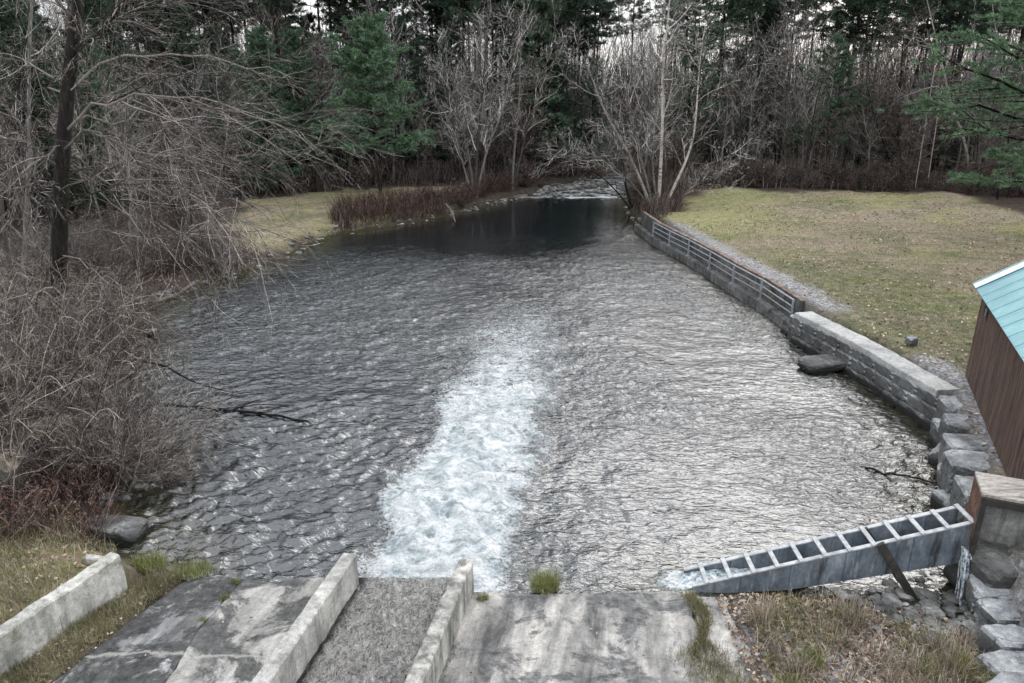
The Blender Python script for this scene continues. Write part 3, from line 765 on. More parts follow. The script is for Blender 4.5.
for i, ((px, py), z, sx, sy, sz) in enumerate(under):
    p = P(px + 7, py, z); mb = MB(); rock(mb, (0, 0, -sz / 2), (sx, sy, sz), seed=70 + i, rz=rng.uniform(-.3, .3), boxy=1., rough=.10, cut=.1)
    o = mb.obj('block_stone', M_ST, label=ul[i], category='stone'); o.location = p

# right foreground stones below the flume box
fgs = [((1010, 553), 1.0, 1.5, 1.3, .95, 'big dark rounded boulder in the opening under the flume box', M_STD),
       ((1002, 585), .72, .95, .7, .6, 'light grey flat stone under the dark boulder', M_ST), ((1014, 606), .66, 1.0, .6, .6, 'mid grey long stone below the light flat one', M_ST),
       ((1012, 632), .72, .75, .55, .75, 'pale blue-grey squared stone near the right frame edge', M_ST), ((1016, 662), .62, .9, .6, .65, 'grey stone lowest in the right bank stack', M_ST),
       ((990, 545), .55, .5, .9, 1.0, 'tall narrow stone beside the trickle', M_STD), ((996, 600), .3, .5, .6, .6, 'dark stone low in the right bank stack', M_STD), ((1003, 640), .4, .5, .6, .6, 'dark mossy stone low at the right', M_STD),
       ((1026, 520), 1.2, 1.2, .9, .8, 'shaded stone set back in the flume opening', M_STD), ((1030, 690), .9, 1.2, .8, .9, 'cut off grey stone in the lower right corner', M_ST)]
for i, ((px, py), z, sx, sy, sz, lab, mt_) in enumerate(fgs):
    p = P(px, py, z); mb = MB(); rock(mb, (0, 0, -sz / 2), (sx, sy, sz), seed=90 + i, rz=rng.uniform(-.4, .2), boxy=1., rough=.09, cut=.1)
    o = mb.obj('bank_stone', mt_, label=lab, category='stone'); o.location = p

# rocks in the water and on the banks
rk = [((822, 365), .13, 1.5, 1.0, .5, 'flat topped dark block lying in the water off the stone wall', M_STD, .35, .25), ((790, 331), .08, .6, .5, .35, 'small dark rock at the end of the railing wall', M_STD, .6, .2),
      ((911, 341), 1.28, .35, .28, .3, 'small pale stone alone on the lawn', M_ST, .5, .3), ((50, 452), 1.0, 1.2, .9, 1.5, 'tall tan slab boulder under the bare brush', M_TAN, .7, .3),
      ((5, 480), .9, 1.1, .9, 1.2, 'brown boulder at the left frame edge', M_TAN, .5, .1), ((118, 531), .12, 1.15, .65, .45, 'low grey rock at the water by the low wall', M_STD, .6, -.1),
      ((88, 392), .6, .5, .4, .3, 'small pale rock on the left shore', M_ST, .5, 0), ((150, 333), .12, .5, .35, .3, 'pale stone at the left waterline', M_ST, .5, 0)]
for i, ((px, py), z, sx, sy, sz, lab, mt_, bx_, rz) in enumerate(rk):
    p = P(px, py, z); mb = MB(); rock(mb, (0, 0, 0), (sx, sy, sz), seed=120 + i, rz=rz, boxy=bx_, rough=.10)
    o = mb.obj('boulder', mt_, label=lab, category='rock'); o.location = p

# shore rubble: too many stones to count
mb = MB()
Pn = np.array(POOL + POOL[:1])
def shore_pts(i0, i1, n, spread):
    seg = Pn[i0:i1 + 1]; L = np.concatenate([[0], np.cumsum(np.linalg.norm(np.diff(seg, axis=0), axis=1))]); s = rng.random(n) * L[-1]
    return np.stack([np.interp(s, L, seg[:, 0]), np.interp(s, L, seg[:, 1])], 1) + rng.normal(size=(n, 2)) * spread
pts = np.concatenate([shore_pts(0, 17, 330, .45), shore_pts(24, 29, 60, .35)])
rpd = np.stack([rng.uniform(2, 16, 260), rng.uniform(66, 86, 260)], 1); rpd = rpd[poly_sd(rpd[:, 0], rpd[:, 1], POOL) < .5]
lowg = np.stack([rng.uniform(5.0, 8.8, 900), rng.uniform(9.6, 12.6, 900)], 1)
lowg = lowg[(lowg[:, 0] < wall_x(lowg[:, 1])) & (lowg[:, 0] > 6.2 - (lowg[:, 1] - 11) * .6)]
for q, (x, y) in enumerate(np.concatenate([pts, rpd])):
    s = rng.uniform(.10, .42) * (1 if y < 64 else 2.0); rock(mb, (x, y, float(ground_z(x, y)) * (1 if y < 64 else 0) + .02), (s, s * rng.uniform(.6, 1), s * .55), seed=q, rz=rng.uniform(0, 3), boxy=.4, rough=.15, sub=2)
for q, (x, y) in enumerate(lowg):
    s = rng.uniform(.05, .16) if rng.random() < .85 else rng.uniform(.2, .34); rock(mb, (x, y, float(ground_z(x, y)) + .02), (s, s * rng.uniform(.6, 1), s * .6), seed=q, rz=rng.uniform(0, 3), boxy=.4, rough=.15, sub=2)
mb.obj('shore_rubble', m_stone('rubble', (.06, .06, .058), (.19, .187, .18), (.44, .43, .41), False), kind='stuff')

# ------------------------------------------------------------------ railing on its low wall
ft = [P(*p, .42) for p in [(652.8, 236), (669, 245.5), (688, 255.5), (709, 268), (732.5, 283), (760, 299), (790.5, 321)]]
mb = MB(); st = P(637, 224, .40); en = P(797, 330, .42)
base = [st[:2]] + [f[:2] for f in ft] + [en[:2]]
sweep(mb, [(*b_, .42) for b_ in base], .34, -.5, .012, .3, .03, seed=53)
M_DC = m_concrete('dark_concrete', base=((.05, .05, .05), (.12, .12, .118), (.22, .22, .21)), stain=.7)
mb.obj('footing_wall', M_DC, label='low dark concrete footing wall carrying the metal railing', category='concrete wall')
M_GM = MT('galvanised_metal', .45, .5); q = M_GM.noise(6, 5, .65); M_GM.b.inputs['Metallic'].default_value = .35
M_GM.col(M_GM.ramp(q, [(.3, (.20, .22, .25)), (.55, (.36, .39, .42)), (.7, (.50, .53, .56))])); M_GM.bump(q, .004); M_GM = M_GM.m
M_RU = MT('rusty_cap', .85, .2); q = M_RU.noise(3, 6, .7); M_RU.col(M_RU.ramp(q, [(.3, (.07, .06, .06)), (.46, (.17, .11, .085)), (.54, (.24, .17, .13)), (.62, (.26, .28, .30)), (.75, (.36, .40, .43))])); M_RU = M_RU.m
rl = thing('railing', 'metal railing with seven posts and three rails above the dark footing wall', 'railing')
for f in ft:
    mb = MB(); boxm(mb, (f[0] + .0, f[1], .42 + .44), (.07, .07, .94), bev=.008); boxm(mb, (f[0], f[1], .43), (.18, .18, .02)); mb.obj('post', M_GM, rl)
for zz, r_, mt_ in ((.70, .025, M_GM), (.98, .025, M_GM), (1.26, .035, M_GM)):
    mb = MB(); pts = np.array([(f[0] + .06, f[1], zz) for f in ft]); pts = np.concatenate([pts, [[en[0], en[1] + .2, zz]]]) if zz > 5 else pts
    tube(mb, pts, np.full(len(pts), r_), 6); mb.obj('rail', mt_, rl)
mb = MB(); sweep(mb, [(b_[0] + .42, b_[1], 1.22) for b_ in base[:-1]], .16, 0, .012, .3, .02, seed=59)
tb = thing('timber_bank_wall', 'dark plank bank wall with a rusty metal cap behind the railing', 'bank wall')
mb.obj('planking', M_DC, tb)
mb = MB(); pts = np.array([(b_[0] + .42, b_[1], 1.25) for b_ in base[:-1]])
for a_, b_ in zip(pts[:-1], pts[1:]):
    dd = b_ - a_; boxm(mb, (a_ + b_) / 2, (np.linalg.norm(dd) - .02, .2, .05), u=dd, v=(-dd[1], dd[0], 0), bev=.006)
mb.obj('metal_cap', M_RU, tb)

# ------------------------------------------------------------------ shed
HD = math.atan2(.469, 1.0576)
u = np.array([math.sin(HD), math.cos(HD), 0]); v = np.array([math.cos(HD), -math.sin(HD), 0])
c0 = P(965, 375, 1.15); ez = 3.80; L_, W_ = 8.0, 4.6; pitch = R(35)
shed = thing('shed', 'brown board shed with a turquoise ribbed metal roof at the right edge', 'shed', tuple(c0))
shed['label'] = 'brown board shed with a turquoise ribbed metal roof at the right edge'
M_BR = MT('brown_boards', .8, .2); q = M_BR.noise(2, 6, .7, .4, M_BR.pos((5, 5, .5))); q2 = M_BR.noise(30, 4, .6, 0, M_BR.pos((1, 1, .12)))
cc = M_BR.ramp(q, [(.3, (.055, .036, .029)), (.5, (.105, .070, .056)), (.7, (.17, .122, .10))]); cc = M_BR.mix(.5, cc, M_BR.ramp(q2, [(.3, .5), (.7, 1.4)]), 'MULTIPLY')
cc = M_BR.mix(1., cc, M_BR.ramp(M_BR.island(), [(0, .8), (1, 1.15)]), 'MULTIPLY'); M_BR.col(cc); M_BR.bump(q2, .004); M_BR = M_BR.m
def loc(a, b, z): return a * u + b * v + np.array([0, 0, z])   # relative to c0, z above its base
hW = ez - 1.15
mb = MB()
nb = int(L_ / .2)
for i in range(nb):                             # left wall, running toward the camera (-u)
    boxm(mb, loc(-(i + .5) * L_ / nb, .012 + rng.uniform(-.002, .002), hW / 2), (L_ / nb - .012, .03, hW - .02 + rng.uniform(-.01, .0)), u=u, v=v, bev=.004)
boxm(mb, loc(-L_ / 2, .07, hW / 2), (L_ - .1, .06, hW - .06), u=u, v=v)
mb.obj('side_wall', M_BR, shed)
ridge_z = hW + math.tan(pitch) * W_ / 2
nb2 = int(W_ / .2)
for s_ in (0, -L_):
    mb = MB()
    for i in range(nb2):
        b_ = (i + .5) * W_ / nb2; h_ = hW + math.tan(pitch) * (W_ / 2 - abs(b_ - W_ / 2)) - .12
        boxm(mb, loc(s_ + (-.02 if s_ == 0 else .02), b_, h_ / 2), (.03, W_ / nb2 - .012, h_), u=u, v=v, bev=.004)
    mb.obj('gable_wall', M_BR, shed)
mb = MB(); boxm(mb, loc(-L_ / 2, W_ - .02, hW / 2), (L_ - .05, .05, hW - .04), u=u, v=v); mb.obj('back_wall_boards', M_BR, shed)
M_RF = MT('turquoise_metal', .38, .5); q = M_RF.noise(1.4, 5, .6, .2); q2 = M_RF.noise(8, 5, .7)
M_RF.col(M_RF.mix(.5, M_RF.ramp(q, [(.3, (.12, .28, .32)), (.6, (.16, .355, .39)), (.75, (.26, .45, .48))]), M_RF.ramp(q2, [(.3, .75), (.7, 1.15)]), 'MULTIPLY')); M_RF.b.inputs['Metallic'].default_value = .15; M_RF = M_RF.m
M_RW = MT('weathered_white_metal', .4, .5); q = M_RW.noise(9, 4, .6, 0, M_RW.pos((1, 1, 1))); M_RW.col(M_RW.ramp(q, [(.3, (.50, .58, .64)), (.6, (.78, .82, .84))])); M_RW = M_RW.m
ov, ev = .72, .16
def roof(sgn, name):
    mb = MB(); sl = (W_ / 2 + ev) / math.cos(pitch)
    dirr = (math.cos(pitch) * v * sgn + np.array([0, 0, math.sin(pitch)]))
    b0 = 0 if sgn > 0 else W_
    e0 = loc(0, b0 - sgn * ev, hW - math.tan(pitch) * ev + .04)
    nrm = np.cross(-u, dirr) * sgn; nrm /= np.linalg.norm(nrm); nrm = nrm if nrm[2] > 0 else -nrm
    step = .03; t = np.arange(-ov, L_ + ov + .001, step)
    ph = (t + ov) % .76
    hgt = np.where(ph < .03, .022, 0) + np.where((ph > .14) & (ph < .17), .008, 0)
    A = e0[None] - u * t[:, None] + nrm * hgt[:, None]; B = A + dirr * sl
    n = len(t); nr = 3
    rowsV = [A + (B - A) * k / (nr - 1) for k in range(nr)]
    V = np.concatenate(rowsV + [rowsV[0] - nrm * .03, rowsV[-1] - nrm * .03])
    q = []; mi = []
    for r_ in range(nr - 1):
        for i in range(n - 1): q.append([r_ * n + i, r_ * n + i + 1, (r_ + 1) * n + i + 1, (r_ + 1) * n + i])
    for i in range(n - 1): q.append([i, i + 1, nr * n + i + 1, nr * n + i])
    for i in range(n - 1): q.append([nr * n + i, nr * n + i + 1, (nr + 1) * n + i + 1, (nr + 1) * n + i])
    mb.add(V, q); f = mb.obj(name, M_RF, shed)
    # pale sheet next to the far verge
    mb = MB(); A0 = e0 + u * (ov - .14) + nrm * .026; A1 = e0 + u * (ov - .62) + nrm * .026
    for (s0, s1) in ((.0, .1), (.115, .23), (.245, .36), (.375, .47)):
        a0 = e0 + u * (ov - .13 - s0) + nrm * (.028); a1 = e0 + u * (ov - .13 - s1) + nrm * .028
        boxm(mb, (a0 + a1) / 2 + dirr * sl / 2, (s1 - s0, sl + .02, .012), u=u, v=dirr, bev=.003)
    mb.obj('light_panel', M_RW, f)
    mb = MB(); boxm(mb, e0 + u * (ov - .045) + dirr * sl / 2 + nrm * .012, (.11, sl + .03, .05), u=u, v=dirr, bev=.006); mb.obj('verge_trim', M_RF, f)
roof(1, 'roof'); roof(-1, 'roof')
mb = MB(); boxm(mb, loc(-L_ / 2, W_ / 2, ridge_z + .07), (L_ + 2 * ov, .3, .03), u=u, v=v, bev=.01); mb.obj('ridge_cap', M_RF, shed)
M_DK = MT('dark_opening', .4, .4); M_DK.col((.012, .014, .016)); M_DK = M_DK.m
mb = MB(); boxm(mb, loc(-1.05, -.012, hW - .42), (.34, .02, .30), u=u, v=v); f = mb.obj('vent_window', M_DK, shed)
mb = MB()
for a_, b_, s1, s2 in ((-1.05, hW - .26, .42, .05), (-1.05, hW - .585, .42, .05), (-.86, hW - .42, .04, .27), (-1.24, hW - .42, .04, .27)):
    boxm(mb, loc(a_, -.024, b_), (s1, .03, s2), u=u, v=v, bev=.004)
mb.obj('window_frame', M_BR, f)
mb = MB(); boxm(mb, loc(-1.05, -.03, hW - .43), (.12, .012, .2), u=u, v=v); mb.obj('pane', M_RF, f)
for o in shed.children: pass

# ------------------------------------------------------------------ wooden flume box above the stones
cb = P(975, 471, 2.25); bxl = .9
fb = thing('flume_box', 'weathered wooden flume box with a pale plank top at the right', 'flume box', tuple(cb))
M_PT = MT('pale_planks', .85, .2); q = M_PT.noise(3, 7, .7, .3, M_PT.pos((1, 5, 1), -HD)); q2 = M_PT.noise(14, 5, .7)
cc = M_PT.ramp(q, [(.32, (.16, .125, .10)), (.48, (.34, .31, .28)), (.66, (.50, .48, .45))]); cc = M_PT.mix(.6, cc, M_PT.ramp(q2, [(.3, .6), (.7, 1.3)]), 'MULTIPLY'); M_PT.col(cc); M_PT.bump(q2, .006); M_PT = M_PT.m
M_RB = MT('rusty_brown_planks', .85, .2); q = M_RB.noise(3, 6, .7, .3, M_RB.pos((2, 2, 2))); M_RB.col(M_RB.ramp(q, [(.3, (.06, .035, .028)), (.5, (.14, .08, .06)), (.7, (.24, .16, .125))])); M_RB.bump(q, .006); M_RB = M_RB.m
M_DW = MT('dark_wet_wood', .6, .4); q = M_DW.noise(5, 6, .7); M_DW.col(M_DW.ramp(q, [(.3, (.012, .011, .010)), (.6, (.04, .037, .033)), (.75, (.09, .085, .08))])); M_DW = M_DW.m
mb = MB()
W2 = 2.6
for i in range(6):
    boxm(mb, -u * (i + .5) * bxl / 6 + v * W2 / 2 + np.array([0, 0, -.03 + rng.uniform(-.003, .003)]), (bxl / 6 - .008, W2, .06), u=u, v=v, bev=.006)
mb.obj('top', M_PT, fb)
mb = MB()
for i in range(5):
    boxm(mb, -u * bxl / 2 + v * .03 + np.array([0, 0, -.065 - (i + .5) * .22]), (bxl - .02, .05, .212), u=u, v=v, bev=.005)
mb.obj('side_panel', M_RB, fb)
mb = MB()
boxm(mb, -u * (bxl + .01) + v * W2 / 2 + np.array([0, 0, -.13]), (.05, W2 - .0, .14), u=u, v=v, bev=.005)
boxm(mb, -u * (bxl + .01) + v * .05 + np.array([0, 0, -.72]), (.05, .09, 1.02), u=u, v=v, bev=.005)
mb.obj('frame', M_DW, fb)
mb = MB(); boxm(mb, -u * (bxl - .10) + v * W2 / 2 + np.array([0, 0, -.52]), (.05, W2 - .1, .86), u=u, v=v); mb.obj('back_panel', M_DC, fb)

# ------------------------------------------------------------------ metal chute
A0, A1 = P(707, 583.5, .16), P(978, 522, 1.55)     # near upper edge, low end to high end
A1 = np.array([A1[0], A1[1], 1.55]); wdir = P(700, 568, .2) - P(707, 583, .16); wdir[2] = 0; wdir /= np.linalg.norm(wdir)
A0e = A0 - (A1 - A0) * .055
ch = thing('metal_chute', 'blue-grey metal chute with open top and cross bars sloping into the water', 'chute')
M_CH = MT('painted_steel', .5, .4); q = M_CH.noise(1.6, 6, .65, .4, M_CH.pos((1, 1, .6))); q2 = M_CH.noise(12, 5, .7)
cc = M_CH.ramp(q, [(.3, (.08, .10, .12)), (.5, (.18, .21, .245)), (.68, (.30, .335, .37))]); cc = M_CH.mix(.6, cc, M_CH.ramp(q2, [(.3, .55), (.7, 1.35)]), 'MULTIPLY')
cc = M_CH.mix(M_CH.ramp(M_CH.noise(2.3, 5, .6), [(.6, 0.), (.7, .6)]), cc, (.10, .065, .045))
qs = M_CH.noise(1.1, 5, .65, .3, M_CH.pos((2.6, 2.6, .3))); cc = M_CH.mix(M_CH.ramp(qs, [(.34, .85), (.44, 0.)]), cc, (.022, .022, .022)); cc = M_CH.mix(M_CH.ramp(M_CH.noise(4, 5, .7, 0, M_CH.pos((2, 2, .4))), [(.56, 0.), (.66, .45)]), cc, (.42, .45, .47)); M_CH.col(cc); M_CH.bump(q2, .004); M_CH = M_CH.m
M_CB = MT('pale_steel', .5, .4); q = M_CB.noise(7, 5, .7); M_CB.col(M_CB.ramp(q, [(.3, (.20, .215, .225)), (.5, (.40, .415, .425)), (.75, (.60, .61, .61))])); M_CB = M_CB.m
CWD = .50
def side(off, name):
    mb = MB(); n = 24; V = []
    for k_ in range(n + 1):
        f = k_ / n; p = A0e + (A1 - A0e) * f + wdir * off
        dep = np.interp(f, [0, .12, .35, 1], [.12, .32, .58, .86])
        for th in (0, .03):
            V.append(p + wdir * th); V.append(p + wdir * th - np.array([0, 0, dep]))
    V = np.array(V); q = []
    for k_ in range(n):
        a_ = k_ * 4; b_ = a_ + 4
        q += [[a_, a_ + 1, b_ + 1, b_], [a_ + 2, b_ + 2, b_ + 3, a_ + 3], [a_, b_, b_ + 2, a_ + 2], [a_ + 1, a_ + 3, b_ + 3, b_ + 1]]
    q += [[0, 2, 3, 1], [n * 4, n * 4 + 1, n * 4 + 3, n * 4 + 2]]
    mb.add(V, q)
    o = mb.obj(name, M_CH, ch)
    mb = MB(); dd = A1 - A0e; boxm(mb, A0e + dd / 2 + wdir * (off + .015) + np.array([0, 0, .012]), (np.linalg.norm(dd), .085, .03), u=dd, v=wdir, bev=.004); mb.obj('flange', M_CB, o)
    for f in (.18, .36, .555, .79, .985):
        mb = MB()
        p = A0e + dd * f + wdir * (off - .012); dep = np.interp(f, [0, .12, .35, 1], [.12, .32, .58, .86]); boxm(mb, p - np.array([0, 0, dep / 2 + .01]), (.05, .025, dep - .03), u=(1, 0, 0), v=wdir)
        mb.obj('stiffener', M_CH, o)
side(0, 'side_panel'); side(CWD, 'side_panel')
mb = MB(); dd = A1 - A0e
V = []; q = []
for k_ in range(25):
    f = k_ / 24; dep = np.interp(f, [0, .12, .35, 1], [.12, .32, .58, .86]) - .02; p = A0e + dd * f - np.array([0, 0, dep]); V += [p, p + wdir * CWD]
    if k_: q.append([2 * k_ - 2, 2 * k_ - 1, 2 * k_ + 1, 2 * k_])
mb.add(V, q); mb.obj('floor_plate', M_CH, ch)
for i in range(12):
    f = .055 + i * (.985 - .055) / 11; mb = MB(); p = A0e + dd * f + wdir * CWD / 2 + np.array([0, 0, .045]); boxm(mb, p, (.085, CWD + .10, .035), u=dd, v=wdir, bev=.005); mb.obj('crossbar', M_CB, ch)
for (t0_, b0_, wd) in (((884, 541), (912, 596), .15), ((890, 548), (902, 590), .09)):
    pt = A0e + dd * .665 + wdir * (-.05); pb = P(b0_[0], b0_[1], .1); mb = MB(); d_ = pb - pt
    if wd < .1: pt = pt + wdir * .5; d_ = pb + np.array([0.1, .35, 0]) - pt
    boxm(mb, pt + d_ / 2, (np.linalg.norm(d_) + .1, wd, .09), u=d_, v=np.cross(d_, (0, 1, .2)), bev=.01); mb.obj('support_leg', M_DW, ch)
mb = MB(); V = []; q = []
for k_ in range(40):
    f = -.045 + 1.0 * k_ / 39; dep = np.interp(f, [-.05, 0, .12, .35, 1], [.06, .05, .10, .43, .66]); p = A0e + dd * f - np.array([0, 0, dep])
    for a_ in (.03, .17, .33, .48): V.append(p + wdir * a_ + np.array([0, 0, .03 * float(vn(k_ * .9, a_ * 9, 0, 4))]))
    if k_:
        for c_ in range(3): b_ = k_ * 4 + c_; q.append([b_ - 4, b_ - 3, b_ + 1, b_])
M_FW = MT('white_water', .4, .4); q_ = M_FW.noise(9, 5, .7, 1.); M_FW.col(M_FW.ramp(q_, [(.36, (.06, .07, .075)), (.5, (.45, .53, .57)), (.62, (.85, .88, .9))])); M_FW.bump(q_, .04); M_FW = M_FW.m
mb.add(V, q); mb.obj('chute_water', M_FW, ch, smooth=True)
# trickle falling from the flume box
tp = P(966, 600, .12)
mb = MB()
for i in range(26):
    o_ = rng.normal(size=2) * np.array([.05, .05]); a_ = np.array([tp[0] - .04 + o_[0] * .4, tp[1] + .25 + o_[1], 1.05]); b_ = np.array([tp[0] + o_[0] * 2.2, tp[1] + o_[1] * 2, .1])
    pts = poly3([a_, a_ * .55 + b_ * .45 + np.array([0, 0, .1]), b_], 7, .008); tube(mb, pts, np.full((1, 7), .012) + rng.uniform(0, .01), 4)
mb.obj('water_trickle', M_FW, smooth=True, label='thin trickle of white water falling beside the flume box', category='trickle')

# ------------------------------------------------------------------ vegetation: materials
M_GREY = m_bark('grey_bark', (.12, .112, .106), (.29, .275, .262), (.50, .48, .46))
M_TWIG = m_bark('pale_twigs', (.13, .12, .112), (.27, .252, .24), (.44, .42, .40))
M_DTWIG = m_bark('dark_twigs', (.07, .058, .052), (.155, .13, .118), (.27, .235, .215))
M_RTWIG = m_bark('reddish_twigs', (.07, .05, .044), (.155, .112, .098), (.26, .20, .175))
M_DBARK = m_bark('dark_bark', (.014, .012, .011), (.038, .033, .030), (.085, .078, .070))
M_TRUNK = m_bark('wet_dark_bark', (.010, .009, .009), (.028, .025, .023), (.070, .064, .06), var=False)
M_BIRCH = m_bark('birch_bark', (.34, .33, .31), (.54, .53, .505), (.72, .71, .68), spotted=True)
M_BTWIG = m_bark('birch_twigs', (.17, .158, .148), (.37, .35, .333), (.6, .58, .56))
M_PN = m_needles('pine_needles', [(.03, .06, .04), (.06, .11, .07), (.11, .175, .11), (.19, .26, .16)])
M_PNB = m_needles('bright_pine_needles', [(.038, .080, .048), (.085, .165, .092), (.18, .30, .165), (.33, .46, .28)])
M_PND = m_needles('dark_pine_needles', [(.018, .034, .025), (.035, .062, .044), (.065, .105, .070), (.105, .15, .095)])
M_GRASS = m_needles('grass_blades', [(.08, .11, .035), (.17, .22, .06), (.32, .32, .12), (.50, .45, .25)], .2)
M_DRY = m_needles('dry_stems', [(.07, .05, .035), (.24, .18, .13), (.48, .40, .30), (.72, .65, .52)], .2)
M_GDRY = m_needles('mixed_grass', [(.11, .085, .055), (.26, .22, .14), (.20, .22, .09), (.46, .41, .29)], .2)
M_LEAF = m_needles('dead_leaves', [(.09, .055, .04), (.24, .15, .10), (.40, .29, .20), (.62, .54, .44)], .3)
M_LEAFR = m_needles('red_leaves', [(.07, .035, .025), (.15, .06, .04), (.25, .11, .07), (.30, .20, .12)], .3)

def bare(seed, H, stems=1, r0=.12, spread=.4, ang=.8, n1=24, n2=7, n3=6, n4=0, up=.10, t0=.22, rmin=.006, stem_spread=.25, wob=.02, l1=None, lean=(0, 0), bow=0):
    """bare broadleaf tree: trunk mesh and crown mesh"""
    g = np.random.default_rng(seed)
    tr, crn = MB(), MB()
    for s in range(stems):
        a = s * 2.4 + g.uniform(0, 1); o = stem_spread * H * (0 if stems == 1 else g.uniform(.5, 1.1))
        h = H * g.uniform(.8, 1.05)
        dx, dy = math.cos(a) * o + lean[0] * h, math.sin(a) * o + lean[1] * h
        b = np.array([math.cos(a), math.sin(a), 0]) * (.0 if stems == 1 else r0 * 1.2)
        K = 12; t = np.linspace(0, 1, K)[:, None]
        p = b + t * np.array([dx, dy, h]) - (np.array([dx, dy, 0]) * bow * np.sin(t * np.pi))
        w_ = np.cumsum(g.normal(size=(K, 3)), axis=0) * wob * h / math.sqrt(K); w_[:, 2] = 0; p = p + w_ - w_[0]; p[0, 2] = -.25
        rad = r0 * (1 - .9 * t[:, 0]) * g.uniform(.75, 1.05); rad[0] *= 1.5
        P0, R0 = p[None], rad[None]
        tube(tr, P0, R0, 8)
        A, ra = grow(P0, R0, max(3, n1 // stems if stems > 1 else n1), (l1 or spread * h), ang, t0, .98, 7, up, .13, .42, rmin * 1.6, rg=g)
        B, rb = grow(A, ra, n2, -.55, ang * .85, .15, 1, 5, up * .5, .16, .55, rmin * 1.2, rg=g)
        Cc, rc = grow(B, rb, n3, -.6, ang * .8, .1, 1, 4, up * .4, .18, .6, rmin, rg=g)
        tube(crn, A, ra, 4); tube(crn, B, rb, 3); tube(crn, Cc, rc, 3)
        if n4:
            Dd, rd = grow(Cc, rc, n4, -.6, ang * .7, .1, 1, 3, 0, .2, .7, rmin * .8, rg=g); tube(crn, Dd, rd, 3)
    return tr, crn

def bare_thing(name, label, cat, seed, mt, mc, group=None, loc=(0, 0, -50), **kw):
    tr, crn = bare(seed, **kw)
    t = thing(name, label, cat, loc, 0, group)
    tr.obj('trunk', mt, t, smooth=True); crn.obj('crown', mc, t)
    return t

def needles(mb, pts, dirs, n, L, wd, spread=.8, m=0, g=None, upb=.25):
    g = g or rng
    N = len(pts); p = np.repeat(pts, n, 0); d = np.repeat(dirs, n, 0) + g.normal(size=(N * n, 3)) * spread; d[:, 2] += upb
    d /= np.linalg.norm(d, axis=1, keepdims=True) + 1e-9
    s = g.normal(size=(N * n, 3)); s -= (s * d).sum(1, keepdims=True) * d; s /= np.linalg.norm(s, axis=1, keepdims=True) + 1e-9
    l = L * g.uniform(.6, 1.2, (N * n, 1)); p = p + g.normal(size=p.shape) * L * .15
    V = np.stack([p - s * wd / 2, p + s * wd / 2, p + d * l], 1)
    mb.add(V, t=np.arange(N * n * 3).reshape(-1, 3), m=m)

def pine(seed, H, c0, reach, whorl=.55, per=5, tuft=6, nb=7, L=.28, wd=.035, r0=.2, sweep_up=.05, dead=14, rmin=.01, top=.5, ragged=.35, nsub=8, shape=1., pw=.75):
    g = np.random.default_rng(seed)
    tr, cr = MB(), MB()
    t = np.linspace(0, 1, 14)[:, None]; p = t * np.array([g.normal() * .02 * H, g.normal() * .02 * H, H]); p[0, 2] = -.3
    rad = r0 * (1 - .92 * t[:, 0]); P0, R0 = p[None], rad[None]; tube(tr, P0, R0, 8)
    zs = np.arange(c0 * H, H * .985, whorl)
    hs = []; 
    pts = []; rr = []
    for z in zs:
        f = (z - c0 * H) / (H * (1 - c0) + 1e-6)
        r = reach * ((1 - f) ** pw * shape + (1 - shape) * .6) * (.45 + .55 * min(1, f * 5 + .25)) + top * .5
        for k in range(per):
            if g.random() < .12: continue
            a = g.uniform(0, 2 * np.pi); l = r * (1 + ragged * g.normal()); l = max(.3, min(l, reach * 1.5))
            K = 6; tt = np.linspace(0, 1, K)[:, None]
            base = np.array([np.interp(z, p[:, 2], p[:, 0]), np.interp(z, p[:, 2], p[:, 1]), z + g.normal() * whorl * .25])
            el = g.normal() * .1 + .05 + f * .5
            q = base + tt * l * np.array([math.cos(a), math.sin(a), el]) + np.array([0, 0, 1.]) * (tt ** 2) * l * sweep_up * 2
            q[1:] += g.normal(size=(K - 1, 3)) * .03 * l
            pts.append(q); rr.append(np.linspace(max(.012, .03 * l / 2), rmin, K))
    A = np.array(pts); ra = np.array(rr); tube(cr, A, ra, 4, m=1)
    B, rb = grow(A, ra, nsub, -.42, .75, .25, 1., 4, .04, .12, .6, rmin, tlen=.55, rg=g); B[..., 2] = B[:, :1, 2] + (B[..., 2] - B[:, :1, 2]) * .35
    tube(cr, B, rb, 3, m=1)
    fr = g.random((len(B), tuft)); i0 = np.minimum((fr * 3).astype(int), 2); f2 = (fr * 3 - i0)[..., None]
    n_ = np.arange(len(B))[:, None]
    T = B[n_, i0] * (1 - f2) + B[n_, i0 + 1] * f2; dr = B[:, -1] - B[:, 0]; dr /= np.linalg.norm(dr, axis=1, keepdims=True) + 1e-9
    needles(cr, T.reshape(-1, 3), np.repeat(dr, tuft, 0), nb, L, wd, .6, 0, g)
    tips = A[:, -1]; dt = A[:, -1] - A[:, -2]; dt /= np.linalg.norm(dt, axis=1, keepdims=True); needles(cr, tips, dt, nb * 2, L, wd, .5, 0, g)
    if dead:
        Dd, rd = grow(P0, R0, dead, reach * .55, 1.45, .12, c0 + .1, 6, -.03, .12, .18, rmin, rg=g, tlen=0); tube(cr, Dd, rd, 3, m=1)
        E_, re = grow(Dd, rd, 5, -.4, .8, .2, 1, 4, 0, .2, .5, rmin, rg=g); tube(cr, E_, re, 3, m=1)
    return tr, cr

def pine_thing(name, label, cat, seed, mn, group=None, loc=(0, 0, -50), **kw):
    tr, cr_ = pine(seed, **kw); t = thing(name, label, cat, loc, 0, group)
    tr.obj('trunk', M_DBARK, t, smooth=True); cr_.obj('crown', [mn, M_DBARK], t); return t

